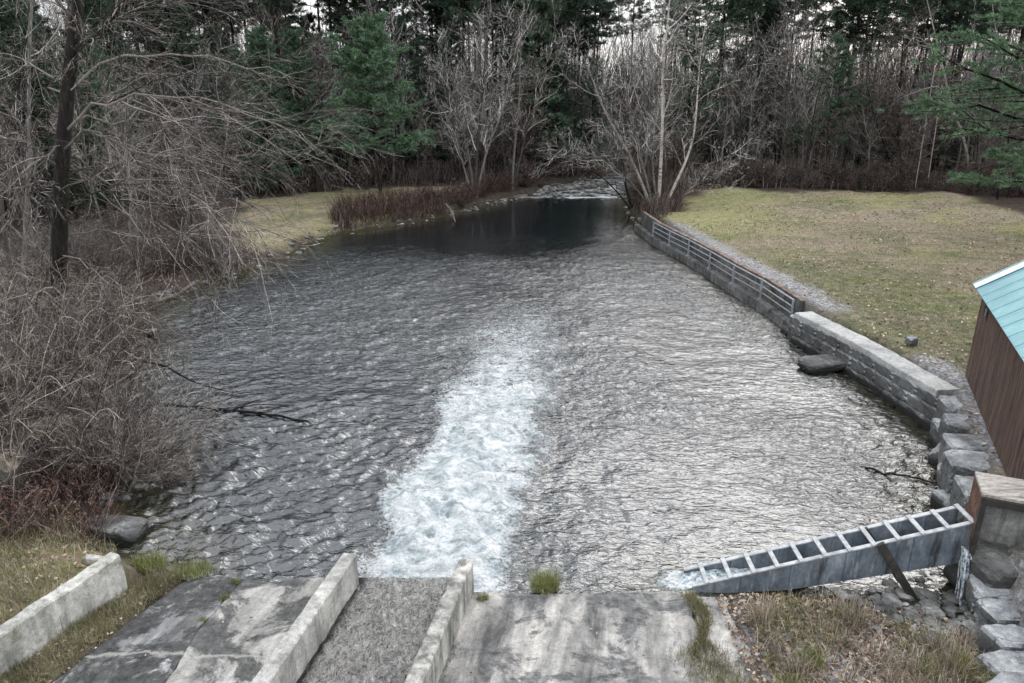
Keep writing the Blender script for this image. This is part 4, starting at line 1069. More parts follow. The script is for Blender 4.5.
def gz(x, y): return float(ground_z(np.array([x]), np.array([y]))[0])
def base_at(px, py):
    z = .8
    for _ in range(6): p = P(px, py, z); z = gz(p[0], p[1])
    return p[0], p[1], z - .05

class Stock:
    """prototypes: the first placing moves the prototype itself"""
    def __init__(s, protos): s.p = protos; s.used = [False] * len(protos); s.k = 0
    def put(s, loc, rz=0, sc=1, label=None, group=None, i=None, tilt=(0, 0)):
        if i is None: i = s.k % len(s.p); s.k += 1
        t = s.p[i]
        if not s.used[i]:
            s.used[i] = True; s.pend = None
            t.location = loc; t.rotation_euler = (tilt[0], tilt[1], rz); t.scale = (sc, sc, sc)
            if label: t['label'] = label
            if group: t['group'] = group
            return t
        return dup(t, loc, rz, sc, label, group, tilt)

# ------------------------------------------------------------------ forest beyond the pool
LP = 'tall dark pine with a long bare trunk in the forest beyond the pool'
tall = Stock([pine_thing('pine_tree', LP, 'pine tree', 200 + i, M_PND, 'tall forest pines', H=h_, c0=c_, reach=3.0, whorl=.62, per=5, tuft=4, nb=6, L=.42, wd=.075, r0=.21, dead=26, nsub=7, rmin=.016)
              for i, (h_, c_) in enumerate([(27, .52), (25, .60), (28, .44), (24, .64), (26, .56)])])
LH = 'dense dark evergreen with boughs low to the ground in the forest edge'
hem = Stock([pine_thing('evergreen_tree', LH, 'evergreen', 230 + i, M_PND if i != 1 else M_PN, 'dense forest evergreens', H=h_, c0=.06, reach=3.2, whorl=.5, per=6, tuft=5, nb=6, L=.36, wd=.06, r0=.17, dead=0, nsub=8, rmin=.014)
             for i, h_ in enumerate([17, 15, 19])])
LB = 'leafless grey tree among many at the forest edge'
bt = Stock([bare_thing('bare_tree', LB, 'bare tree', 260 + i, M_GREY, M_GREY if i % 2 else M_BTWIG, 'leafless forest trees', **kw) for i, kw in enumerate([
    dict(H=14, r0=.12, n1=26, n2=7, n3=6, rmin=.009), dict(H=12, stems=3, r0=.09, n1=36, n2=6, n3=6, rmin=.009, stem_spread=.14), dict(H=16, r0=.14, n1=30, n2=7, n3=5, rmin=.010, ang=.65),
    dict(H=11, stems=2, r0=.08, n1=30, n2=7, n3=5, rmin=.009, stem_spread=.12), dict(H=9, r0=.07, n1=26, n2=6, n3=6, rmin=.008, ang=.9)])])
dbt = Stock([bare_thing('bare_tree', 'leafless dark brown tree among many in the forest', 'bare tree', 280 + i, M_DBARK, M_DTWIG, 'dark leafless forest trees', **kw) for i, kw in enumerate([
    dict(H=13, r0=.12, n1=30, n2=8, n3=6, rmin=.010, ang=.95), dict(H=9, stems=4, r0=.07, n1=40, n2=7, n3=6, rmin=.009, stem_spread=.2), dict(H=11, stems=2, r0=.09, n1=34, n2=7, n3=6, rmin=.010)])])
def shrub_thing(i, mat, label, group, H=2.6, stems=16, n1=130, n2=5, n3=4, rmin=.006, sp=.35, ang=.6, up=.03):
    g = np.random.default_rng(300 + i); mb = MB()
    a = g.uniform(0, 2 * np.pi, stems); K = 7; t = np.linspace(0, 1, K)[None, :, None]
    dirs = np.stack([np.cos(a) * sp * g.uniform(.3, 1.6, stems), np.sin(a) * sp * g.uniform(.3, 1.6, stems), np.ones(stems)], 1) * (H * g.uniform(.6, 1.05, stems))[:, None]
    b = np.stack([np.cos(a), np.sin(a), 0 * a], 1) * .25 * g.random((stems, 1)); b[:, 2] = -.15
    p = b[:, None] + t * dirs[:, None]; droop = (t ** 2) * H * .25 * g.random((stems, 1, 1)) * np.array([0, 0, -1.]); p = p + droop + np.cumsum(g.normal(size=p.shape), 1) * .02 * H
    r = np.linspace(.016, .006, K)[None].repeat(stems, 0) * H / 2.6
    tube(mb, p, np.maximum(r, rmin), 4)
    A, ra = grow(p, r, max(2, n1 // stems), -.5, ang, .15, 1, 5, up, .15, .7, rmin, rg=g); B, rb = grow(A, ra, n2, -.6, ang, .1, 1, 4, up, .18, .8, rmin, rg=g)
    tube(mb, A, ra, 3); tube(mb, B, rb, 3)
    if n3: Cc, rc = grow(B, rb, n3, -.6, ang, .1, 1, 3, 0, .2, .9, rmin, rg=g); tube(mb, Cc, rc, 3)
    o = mb.obj('bare_shrub', mat, label=label, category='shrub', group=group); o.location = (0, 0, -50); return o

g = np.random.default_rng(77)
def fill(stock, n, y0, y1, pxr, sc=(.85, 1.15), holes=(), label=None, mind=1.5, taken=[], group=None):
    c = 0; tries = 0
    while c < n and tries < n * 60:
        tries += 1; px = g.uniform(*pxr); y = g.uniform(y0, y1); x = (px - 512) / F * (y * math.cos(PITCH) + 7.5 * math.sin(PITCH)) 
        if any(a < px < b_ and g.random() < pr for a, b_, pr in holes): continue
        if poly_sd(np.array([x]), np.array([y]), POOL)[0] < 1.5 or poly_sd(np.array([x]), np.array([y]), LAWN)[0] < 1.5 or poly_sd(np.array([x]), np.array([y]), GR2)[0] < .5: continue
        if any((x - a) ** 2 + (y - b_) ** 2 < mind ** 2 for a, b_ in taken): continue
        taken.append((x, y)); stock.put((x, y, gz(x, y) - .05), g.uniform(0, 6.28), g.uniform(*sc), label, group); c += 1
SKYF = 0
fill(bt, 34, 67, 75, (150, 1010), sc=(.6, 1.05), mind=1.8)
SKY = [(640, 690, .5), (770, 885, .8), (300, 330, .6)]
fill(tall, 112, 76, 106, (120, 1010), holes=SKY)
fill(hem, 28, 74, 94, (150, 760), holes=[(600, 690, .7)], sc=(.55, .95))
fill(hem, 8, 70, 90, (830, 1060), sc=(.4, .6))
fill(bt, 92, 69, 98, (60, 1080), sc=(.65, 1.1))
fill(dbt, 76, 68, 96, (100, 1090), sc=(.55, .95))
# left flank, above the left bank
fill(hem, 10, 48, 68, (60, 330), sc=(.6, .9), mind=2.5); fill(hem, 5, 36, 50, (-80, 110), sc=(.6, .85), mind=2.5)
fill(dbt, 16, 38, 68, (-20, 300), sc=(.5, .9)); fill(bt, 12, 34, 66, (-40, 260), sc=(.5, .85))
fill(tall, 7, 66, 80, (130, 320))
# right flank
fill(dbt, 9, 50, 66, (985, 1100), sc=(.6, .9)); fill(bt, 6, 56, 66, (985, 1100), sc=(.6, .9))

LS = 'dark tangled leafless bush of the forest undergrowth'
shd = Stock([shrub_thing(i, M_DTWIG, LS, 'undergrowth bushes along the forest edge', H=3.0, rmin=.013, n1=120, n2=5, n3=3) for i in range(3)])
LR = 'reddish brown leafless bush at the forest edge'
shr = Stock([shrub_thing(10 + i, M_RTWIG, LR, 'reddish bushes along the forest edge', H=2.4, rmin=.012, n1=120, n2=5, n3=3) for i in range(2)])
LG = 'leafless bush in the tangle on the left bank'
shg = Stock([shrub_thing(20 + i, M_TWIG if i % 2 else M_DTWIG, LG, 'grey bushes tangled over the left bank', H=3.0, rmin=.0045, n1=130, n2=6, n3=5, sp=.5, up=-.03) for i in range(4)])
def edge(stock, n, path, spread, sc):
    path = np.array(path, float); L = np.concatenate([[0], np.cumsum(np.linalg.norm(np.diff(path, axis=0), axis=1))])
    for k in range(n):
        s = (k + g.random()) / n * L[-1]; x = np.interp(s, L, path[:, 0]) + g.normal() * spread; y = np.interp(s, L, path[:, 1]) + abs(g.normal()) * spread
        if poly_sd(np.array([x]), np.array([y]), POOL)[0] < .2: continue
        stock.put((x, y, gz(x, y) - .05), g.uniform(0, 6.28), g.uniform(*sc))
edge(shd, 62, [(17, 68.5), (21, 65), (28, 64.5), (37, 63.5), (44, 58), (50, 52)], 1.6, (.5, 1.0))
edge(shr, 22, [(20, 65), (28, 64), (37, 63), (42, 56)], .9, (.3, .55))
edge(shd, 46, [(-34, 44), (-22, 60), (-14, 68), (-5, 69.5), (0, 70), (2, 76), (8, 84)], 1.8, (.55, 1.1))
edge(shr, 26, [(-7, 56), (-4.5, 59.5), (-2, 64), (0.2, 68), (2.5, 73)], .7, (.35, .8))
edge(shd, 24, [(10.2, 54), (10.8, 60), (12.5, 66), (14.5, 72), (18, 79)], .9, (.5, .95))
edge(shr, 9, [(9.8, 50), (11, 54), (13, 60), (15, 66)], .6, (.3, .55))

# brush that grows too thick to count
def brush(name, area, n, h, mat, seed, r=.008, side=True, lean=.25, nside=4):
    g = np.random.default_rng(seed); pts = []
    a = np.array(area); lo, hi = a.min(0), a.max(0)
    while len(pts) < n:
        q = lo + g.random((n * 2, 2)) * (hi - lo); dd = poly_sd(q[:, 0], q[:, 1], area); q = q[(dd < 0)]; q = q[poly_sd(q[:, 0], q[:, 1], POOL) > .15]; pts += list(q)
    q = np.array(pts[:n]); z = ground_z(q[:, 0], q[:, 1])
    K = 5; t = np.linspace(0, 1, K)[None, :, None]; d = np.concatenate([g.normal(size=(n, 2)) * lean, np.ones((n, 1))], 1) * (h * g.uniform(.4, 1.1, n))[:, None]
    p = np.concatenate([q, z[:, None] - .05], 1)[:, None] + t * d[:, None] + np.cumsum(g.normal(size=(n, K, 3)), 1) * .025 * h
    rad = np.linspace(r, r * .6, K)[None].repeat(n, 0); mb = MB(); tube(mb, p, rad, 3)
    if side: A, ra = grow(p, rad, nside, -.45, .5, .2, 1, 4, .02, .15, .8, r * .6, rg=g); tube(mb, A, ra, 3)
    return mb.obj(name, mat, kind='stuff')
brush('brush', [(-12.6, 49.6), (-11.5, 48.8), (-8, 52.8), (-5, 56.5), (-6, 60), (-9, 57.5), (-12.8, 54)], 2600, 1.25, M_RTWIG, 5, r=.011)
brush('brush', [(16, 67), (22, 64), (38, 63), (46, 54), (56, 60), (40, 74), (18, 74)], 2600, 1.0, M_DTWIG, 6, r=.016)
brush('brush', [(-30, 58), (-20, 60.5), (-12, 66.5), (-3, 67), (1, 72), (4, 80), (-10, 84), (-34, 70)], 3200, 1.7, M_DTWIG, 7, r=.018)
brush('brush', [(9.6, 47), (10.8, 49), (13.5, 58), (16.5, 66.5), (18, 76), (11.6, 71), (10.3, 64), (9.6, 56)], 1900, 1.5, M_DTWIG, 8, r=.013)

brush('distant_wood', [(-75, 106), (0, 108), (80, 104), (100, 118), (0, 124), (-95, 118)], 2300, 15, M_DTWIG, 9, r=.05, lean=.15, nside=9)
brush('distant_wood', [(-70, 96), (0, 99), (70, 95), (80, 103), (0, 106), (-75, 103)], 1700, 8, M_GREY, 10, r=.03, lean=.2, nside=9)
# ------------------------------------------------------------------ single trees one can point to
x, y, z = base_at(381, 196)
pine_thing('pine_tree', 'bright green young pine alone on the left bank grass, above the brown brush', 'pine tree', 41, M_PNB, loc=(x, y, z), H=13.2, c0=.27, reach=3.2, pw=.6, whorl=.45, per=7, tuft=10, nb=11, L=.26, wd=.042, r0=.16, dead=6, nsub=10, rmin=.01)
x, y, z = base_at(318, 172)
pine_thing('pine_tree', 'mid green pine left of the bright young pine, partly behind the big tree branches', 'pine tree', 42, M_PN, loc=(x, y + 3, z), H=13.5, c0=.15, reach=3.7, whorl=.5, per=6, tuft=6, nb=7, L=.32, wd=.05, r0=.18, dead=0, nsub=8)
x, y, z = base_at(262, 188)
pine_thing('pine_tree', 'dull green pine rising behind the left tree branches near the grass patch', 'pine tree', 43, M_PN, loc=(x, y + 3, z), H=12.5, c0=.2, reach=3.8, whorl=.5, per=6, tuft=6, nb=7, L=.30, wd=.045, r0=.18, dead=4, nsub=8)
pine_thing('evergreen_tree', 'tall drooping green evergreen behind the pale bare trees at the head of the pool', 'evergreen', 44, M_PN, loc=(3.6 - 1.2, 78, gz(2.4, 78)), H=19, c0=.18, reach=4.0, whorl=.8, per=5, tuft=6, nb=7, L=.36, wd=.06, r0=.2, dead=5, nsub=8, sweep_up=-.06)
pine_thing('evergreen_tree', 'grey-green conical evergreen showing behind the dark twiggy tree, right of the sky gap', 'evergreen', 45, M_PN, loc=(29.5, 70, gz(29.5, 70)), H=12.5, c0=.3, reach=3.2, whorl=.6, per=5, tuft=6, nb=7, L=.34, wd=.055, r0=.16, dead=4, nsub=8)
pine_thing('pine_tree', 'dark layered pine standing where the lawn narrows into the forest', 'pine tree', 46, M_PN, loc=(17.5, 74, gz(17.5, 74)), H=24, c0=.2, reach=3.4, whorl=.8, per=5, tuft=5, nb=7, L=.38, wd=.06, r0=.22, dead=8, nsub=7)
bright = pine_thing('pine_tree', 'bright green pine with long level boughs reaching in from the right frame edge', 'pine tree', 47, M_PNB, loc=(29.6, 38.5, gz(29.6, 38.5)), H=17, c0=.20, reach=10.5, whorl=1.75, per=7, tuft=20, nb=17, L=.23, wd=.028, r0=.24, dead=0, nsub=17, sweep_up=.05, ragged=.15, shape=.5, rmin=.009)

def pix_stem(pix, r0, r1, K=14):
    return poly3([Q(px, py, yy) for px, py, yy in pix], K), np.linspace(r0, r1, K)[None]
def pix_tree(name, label, cat, stems, base, mt, mc, seed, n1=9, l1=2.2, n2=6, n3=5, ang=.7, up=.1, rmin=.008, t0=.25, kink=.0, n4=0):
    """stems traced at their real distance; base is the foot"""
    gg = np.random.default_rng(seed); t = thing(name, label, cat, base); off = np.array(base)
    crn = MB(); trk = MB()
    for k, (pix, r0, r1) in enumerate(stems):
        p, r = pix_stem(pix, r0, r1); p = p - off; p[0, 0, 2] = min(p[0, 0, 2], -.15)
        tube(trk, p, r, 8)
        A, ra = grow(p, r, n1, l1, ang, t0, 1, 6, up, .14, .5, rmin * 1.5, rg=gg, tlen=.35); B, rb = grow(A, ra, n2, -.55, ang, .15, 1, 5, up * .5, .15, .6, rmin * 1.1, rg=gg); Cc, rc = grow(B, rb, n3, -.6, ang, .1, 1, 4, up * .3, .18, .7, rmin, rg=gg)
        for a_, b_ in ((A, ra), (B, rb), (Cc, rc)): tube(crn, a_, b_, 3)
        if n4: Dd, rd = grow(Cc, rc, n4, -.6, ang, .1, 1, 3, 0, .2, .8, rmin * .8, rg=gg); tube(crn, Dd, rd, 3)
    trk.obj('trunk', mt, t, smooth=True); crn.obj('crown', mc, t); return t
# pale clump at the far end of the railing
bx, by, bz = base_at(655, 213); Y0 = by
pix_tree('birch_tree', 'pale many-stemmed tree clump at the far end of the railing', 'birch', [
    ([(654, 216, Y0), (640, 178, Y0 - .2), (622, 140, Y0 - .6), (603, 112, Y0 - .8), (592, 75, Y0 - 1), (580, 50, Y0 - 1)], .13, .02),
    ([(655, 216, Y0), (646, 178, Y0 + .3), (636, 140, Y0 + .6), (628, 100, Y0 + .6), (622, 50, Y0 + .8), (618, 5, Y0 + 1)], .12, .025),
    ([(658, 216, Y0), (660, 178, Y0), (663, 120, Y0), (661, 75, Y0 + .2), (666, 40, Y0 + .2), (672, -25, Y0)], .15, .04),
    ([(661, 216, Y0), (676, 182, Y0 - .3), (692, 150, Y0 - .4), (697, 110, Y0 - .5), (699, 60, Y0 - .5), (706, 20, Y0 - .3)], .12, .02),
    ([(656, 216, Y0), (634, 185, Y0 - .8), (606, 160, Y0 - 1.6), (576, 148, Y0 - 2.2), (556, 150, Y0 - 2.6)], .07, .015), ([(662, 216, Y0), (690, 190, Y0 + .4), (716, 172, Y0 + .8), (735, 150, Y0 + 1)], .06, .015), ([(659, 216, Y0), (652, 170, Y0 + 1.5), (654, 110, Y0 + 2), (650, 40, Y0 + 2.2)], .1, .02),
    ([(657, 216, Y0), (640, 190, Y0 + .8), (640, 150, Y0 + 1.4), (645, 90, Y0 + 1.6), (640, 30, Y0 + 1.6)], .09, .02)], (bx, by, bz), M_BIRCH, M_BTWIG, 5, n1=24, l1=3.0, n2=7, n3=6, rmin=.0095)
bx, by, bz = base_at(474, 200); Y0 = by
pix_tree('bare_tree', 'pale grey vase-shaped bare tree, leftmost at the head of the pool', 'bare tree', [
    ([(474, 200, Y0), (470, 160, Y0), (460, 120, Y0 - .4), (446, 80, Y0 - .7), (437, 40, Y0 - .7)], .12, .02), ([(474, 200, Y0), (477, 150, Y0 + .3), (482, 100, Y0 + .4), (486, 50, Y0 + .4), (488, 0, Y0 + .5)], .14, .03),
    ([(476, 200, Y0), (486, 150, Y0 - .3), (504, 110, Y0 - .5), (514, 60, Y0 - .6), (520, 20, Y0 - .6)], .11, .02), ([(473, 200, Y0), (462, 160, Y0 + .8), (450, 120, Y0 + 1.2), (425, 85, Y0 + 1.4)], .09, .02)], (bx, by, bz), M_GREY, M_BTWIG, 6, n1=26, l1=3.1, n2=7, n3=6, rmin=.010)
bx, by, bz = base_at(512, 190); Y0 = by
pix_tree('bare_tree', 'slender pale grey bare tree, right of the vase-shaped one', 'bare tree', [
    ([(512, 192, Y0), (514, 150, Y0), (520, 100, Y0), (520, 50, Y0), (524, 0, Y0)], .12, .03), ([(513, 192, Y0), (524, 140, Y0), (540, 90, Y0 + .4), (552, 40, Y0 + .5)], .09, .02)], (bx, by, bz), M_GREY, M_BTWIG, 7, n1=30, l1=3.1, n2=7, n3=6, rmin=.0105)
bx, by, bz = base_at(786, 180); Y0 = by + 1
pix_tree('bare_tree', 'small upright grey tree with a fan of fine twigs at the back of the lawn', 'bare tree', [
    ([(786, 184, Y0), (785, 140, Y0), (784, 90, Y0), (786, 40, Y0)], .12, .02)], (bx, by + 1, bz), M_GREY, M_BTWIG, 8, n1=34, l1=3.6, n2=8, n3=6, ang=.75, up=.16, rmin=.0105, t0=.15)
bx, by, bz = base_at(898, 184); Y0 = by + .5
pix_tree('bare_tree', 'broad dark brown twiggy tree behind the lawn, left of the white birch', 'bare tree', [
    ([(898, 188, Y0), (897, 150, Y0), (899, 110, Y0), (902, 60, Y0), (904, 28, Y0)], .16, .03), ([(898, 188, Y0), (886, 150, Y0 - .3), (872, 110, Y0 - .5), (866, 80, Y0 - .5)], .1, .02),
    ([(899, 188, Y0), (910, 150, Y0 - .3), (926, 110, Y0 - .5), (930, 80, Y0 - .5)], .1, .02)], (bx, by + .5, bz), M_DBARK, M_DTWIG, 9, n1=30, l1=4.2, n2=9, n3=7, ang=.9, up=.09, rmin=.011, t0=.08)
bx, by, bz = base_at(970, 188); Y0 = by
pix_tree('birch_tree', 'white birch with a leaning kinked trunk at the back right of the lawn', 'birch', [
    ([(969, 190, Y0), (969, 150, Y0), (962, 132, Y0), (948, 100, Y0), (946, 75, Y0), (938, 50, Y0), (932, 20, Y0), (922, -20, Y0)], .13, .03),
    ([(970, 140, Y0), (971, 110, Y0), (973, 60, Y0), (975, 10, Y0)], .07, .02), ([(939, 55, Y0), (925, 42, Y0), (914, 30, Y0)], .035, .012), ([(946, 85, Y0), (926, 88, Y0), (898, 99, Y0)], .03, .01)], (bx, by, bz), M_BIRCH, M_BTWIG, 10, n1=9, l1=1.8, n2=5, n3=4, rmin=.0095)
bx, by, bz = base_at(1017, 180); Y0 = by
pix_tree('birch_tree', 'white birch nearest the right frame edge behind the green boughs', 'birch', [
    ([(1017, 184, Y0), (1013, 140, Y0), (1009, 110, Y0), (1002, 60, Y0), (994, 25, Y0), (990, -20, Y0)], .12, .03), ([(1010, 115, Y0), (1022, 80, Y0), (1030, 40, Y0)], .06, .02)], (bx, by, bz), M_BIRCH, M_BTWIG, 11, n1=10, l1=2., n2=5, n3=4, rmin=.0095)
# small grey tree leaning over the pool corner
bx, by, bz = base_at(632, 208); Y0 = by
pix_tree('bare_tree', 'dark leaning tree at the water where the footing wall begins', 'bare tree', [
    ([(634, 214, Y0), (626, 190, Y0), (622, 160, Y0), (617, 130, Y0), (610, 90, Y0)], .13, .03), ([(634, 214, Y0), (616, 190, Y0), (596, 172, Y0), (560, 160, Y0)], .07, .015)], (bx, by, bz), M_DBARK, M_DTWIG, 12, n1=16, l1=2.6, n2=7, n3=6, rmin=.010, up=-.02)

# ------------------------------------------------------------------ the big tree on the left bank
bx, by, bz = base_at(58, 372)
T = by
big = thing('big_tree', 'big dark trunked bare tree on the left bank, pale branches hanging over the water', 'bare tree', (bx, by, bz)); off = np.array([bx, by, bz])
gg = np.random.default_rng(99)
trk = MB(); p, r = pix_stem([(55, 385, T), (58, 300, T), (60, 220, T), (62, 160, T), (66, 110, T + .1), (70, 60, T + .1), (78, 10, T + .2), (84, -60, T + .3), (86, -150, T)], .27, .12, 20); p = p - off; p[0, 0, 2] = -.4; r[0, 0] = .45
K = 20; tube(trk, p, r, 14); trk.obj('trunk', M_TRUNK, big, smooth=True)
LIMB = [([(67, 130, T), (88, 108, T - .6), (120, 97, T - 1.2), (180, 96, T - 2), (250, 108, T - 2.8), (300, 140, T - 3.2)], .075), ([(70, 90, T), (100, 62, T + .4), (160, 55, T + 1), (230, 58, T + 1.4), (290, 78, T + 2)], .07),
        ([(64, 150, T), (84, 132, T - .8), (110, 134, T - 1.6), (150, 160, T - 2.4), (195, 200, T - 3), (235, 238, T - 3.4)], .07), ([(66, 125, T), (90, 115, T + 1), (140, 118, T + 2), (200, 130, T + 3), (270, 132, T + 3.6), (335, 126, T + 4)], .06),
        ([(62, 178, T), (84, 162, T), (130, 158, T - .3), (180, 162, T - .6), (240, 162, T - .6), (310, 152, T - .4)], .055), ([(104, 38, T + .6), (135, 95, T - .4), (170, 140, T - 1.4), (215, 185, T - 2.4), (262, 208, T - 3)], .045),
        ([(72, 60, T), (110, 25, T), (150, -10, T), (190, -60, T)], .10), ([(62, 205, T), (95, 188, T - 1), (140, 200, T - 2), (180, 235, T - 2.8), (205, 280, T - 3)], .05),
        ([(60, 235, T), (100, 226, T + .6), (160, 232, T + 1.2), (215, 250, T + 1.8), (262, 256, T + 2.2)], .05), ([(66, 100, T), (30, 66, T + .4), (-20, 50, T + .8)], .07), ([(62, 170, T), (30, 140, T - .6), (-30, 130, T - 1)], .06),
        ([(76, 30, T), (60, -10, T - .6), (30, -60, T - 1)], .10), ([(60, 215, T), (34, 190, T - 1.2), (0, 180, T - 2)], .04), ([(70, 80, T), (84, 50, T - 1.5), (110, 10, T - 2.8), (140, -30, T - 3.6)], .06),
        ([(70, 45, T), (120, 12, T + 1), (200, 4, T + 2), (260, -12, T + 3)], .06), ([(60, 255, T), (90, 268, T - 1), (130, 300, T - 2), (160, 345, T - 2.6)], .04), ([(60, 190, T), (110, 176, T - 2), (170, 190, T - 3.4), (230, 215, T - 4.4), (275, 232, T - 5)], .045),
        ([(64, 145, T), (40, 160, T - 1), (15, 200, T - 2), (0, 250, T - 2.6)], .04)]
A = []; ra = []
for pix, r0 in LIMB:
    q, r = pix_stem(pix, r0 * .55, .009, 12); A.append(q[0] - off + np.concatenate([np.zeros((1, 3)), gg.normal(size=(11, 3)) * .09])); ra.append(r[0])
A = np.array(A); ra = np.array(ra)
mbL = MB(); tube(mbL, A, ra, 6)
B, rb = grow(A, ra, 22, -.36, .55, .18, 1, 8, -.015, .10, .45, .007, tlen=.45, rg=gg); B[..., 2] -= np.linspace(0, 1, 8)[None] ** 2 * .25
tube(mbL, B, rb, 4)
Cc, rc = grow(B, rb, 7, -.5, .5, .12, 1, 5, -.015, .12, .6, .0045, rg=gg); tube(mbL, Cc, rc, 3)
Dd, rd = grow(Cc, rc, 4, -.55, .5, .1, 1, 4, -.01, .15, .7, .0032, rg=gg); tube(mbL, Dd, rd, 3)
mbL.obj('crown', M_TWIG, big)
# second, thinner trunk left of it
bx, by, bz = base_at(20, 330)
pix_tree('bare_tree', 'thin grey tree left of the big dark trunk', 'bare tree', [([(22, 330, by), (24, 250, by), (30, 150, by), (28, 60, by), (34, -30, by)], .09, .04), ([(22, 330, by), (5, 240, by), (-8, 120, by), (-20, 0, by)], .08, .03)], (bx, by, bz), M_GREY, M_TWIG, 21, n1=22, l1=2.2, n2=8, n3=6, rmin=.005)
bx, by, bz = base_at(128, 262)
pix_tree('bare_tree', 'low spreading grey tree on the left bank behind the big one', 'bare tree', [([(128, 262, by), (132, 200, by), (124, 140, by), (130, 70, by)], .10, .03), ([(128, 262, by), (160, 200, by), (190, 130, by), (200, 60, by)], .08, .02)], (bx, by, bz), M_GREY, M_TWIG, 22, n1=22, l1=2.6, n2=8, n3=6, rmin=.006)
bx, by, bz = base_at(205, 236)
pix_tree('bare_tree', 'low grey tree nearest the grass patch on the left bank', 'bare tree', [([(205, 240, by), (214, 200, by), (226, 150, by), (230, 100, by)], .09, .03), ([(205, 240, by), (190, 190, by), (172, 140, by), (160, 90, by)], .08, .02)], (bx, by, bz), M_GREY, M_TWIG, 23, n1=20, l1=2.6, n2=8, n3=6, rmin=.007)

# grey bushes over the left bank
spots = []
while len(spots) < 54:
    px, py = g.uniform(-30, 262), g.uniform(214, 495)
    x, y, z = base_at(px, py); dd = poly_sd(np.array([x]), np.array([y]), POOL)[0]
    if dd < .1 or dd > 9 or (py > 395 and px > 150) or (py > 485 and px > 100) or poly_sd(np.array([x]), np.array([y]), GR2)[0] < 1.0: continue
    if any((x - a) ** 2 + (y - b_) ** 2 < 1.0 for a, b_ in spots): continue
    spots.append((x, y)); shg.put((x, y, z), g.uniform(0, 6.28), g.uniform(.5, 1.05) * (.75 if y < 18 else 1))
# hanging vines and canes
n = 420; gg = np.random.default_rng(55)
q = np.stack([gg.uniform(-17, -10.3, n), gg.uniform(13.2, 21, n)], 1); q = q[poly_sd(q[:, 0], q[:, 1], POOL) > .1]; n = len(q); z = ground_z(q[:, 0], q[:, 1])
K = 9; t = np.linspace(0, 1, K)[None, :, None]; a = gg.uniform(-.9, .9, n); top = gg.uniform(1.0, 3.8, n)
pk = np.concatenate([q, z[:, None]], 1)[:, None]; dirh = np.stack([np.cos(a), np.sin(a) , 0 * a], 1)[:, None] * gg.uniform(.6, 2.6, (n, 1, 1))
p = pk + dirh * t + np.array([0, 0, 1.]) * (top[:, None, None] * np.sin(t * np.pi * .62)) + np.cumsum(gg.normal(size=(n, K, 3)), 1) * .035
mb = MB(); r = np.linspace(.013, .005, K)[None].repeat(n, 0); tube(mb, p, r, 4)
A, ra = grow(p, r, 9, -.32, .6, .1, 1, 5, -.04, .15, .6, .0045, rg=gg); tube(mb, A, ra, 3); B, rb = grow(A, ra, 4, -.5, .6, .1, 1, 4, -.03, .18, .7, .0035, rg=gg); tube(mb, B, rb, 3)
mb.obj('bramble_thicket', M_TWIG, kind='stuff')

LO = 'grey leafless bush arching out over the water from the left bank'
for k, (px, py) in enumerate([(104, 470), (122, 452), (118, 428), (126, 488)]):
    x, y, z = base_at(px, py); o = shg.put((x, y, max(z, .1)), g.uniform(0, 6.28), g.uniform(.75, 1.0), LO, 'bushes arching over the water', i=1 + 2 * (k % 2), tilt=(0, .55))
    o.rotation_euler = (0, .5, g.uniform(-.5, .5))
# fallen wood
def log(label, pix, r0, r1, mat, seed, n=5, name='fallen_branch', zs=None):
    gg = np.random.default_rng(seed); pts = [P(px, py, z) for px, py, z in pix]; p = poly3(pts, 12, .02); r = np.linspace(r0, r1, 12)[None]
    mb = MB(); tube(mb, p, r, 7)
    if n: A, ra = grow(p, r, n, -.3, .7, .3, 1, 5, .02, .15, .5, .008, rg=gg); tube(mb, A, ra, 4); B, rb = grow(A, ra, 3, -.5, .7, .2, 1, 4, .0, .15, .6, .005, rg=gg); tube(mb, B, rb, 3)
    mb.obj(name, mat, smooth=True, label=label, category='branch')
log('dark fallen branch curving out over the water, upper of two', [(118, 356, .7), (140, 360, .45), (165, 366, .35), (190, 380, .22), (210, 388, .12), (236, 393, .03)], .05, .015, M_DBARK, 3, 4)
log('dark straight branch lying in the water, lower of two', [(150, 404, .35), (190, 406, .12), (225, 409, .06), (260, 414, .05), (307, 422, .03)], .055, .03, M_DBARK, 4, 6)
log('thin floating stick in the water by the left bank', [(240, 408, .03), (262, 404, .05), (290, 406, .03)], .018, .01, M_DBARK, 5, 2)
log('pale log leaning down to the left waterline', [(128, 312, .6), (150, 304, .4), (175, 295, .3), (198, 281, .45)], .11, .07, M_TWIG, 6, 3, 'fallen_log')
log('pale broken stick slanting into the far left waterline', [(446, 204, .9), (452, 212, .4), (455, 222, 0.)], .07, .05, M_TWIG, 7, 0)
log('sunken dark branch in the water near the block stones', [(865, 468, .03), (890, 474, .06), (925, 480, .05), (938, 484, .1)], .03, .02, M_DBARK, 8, 5)
x, y, z = base_at(133, 352)
mb = MB(); p = poly3([(0, 0, -.2), (.05, 0, .5), (0, .05, 1.1), (.08, 0, 1.5)], 8, .02); tube(mb, p, np.linspace(.12, .05, 8)[None], 8)
o = mb.obj('tree_stump', M_DBARK, smooth=True, label='dark broken stump standing at the left waterline', category='stump'); o.location = (x, y, 0.1)

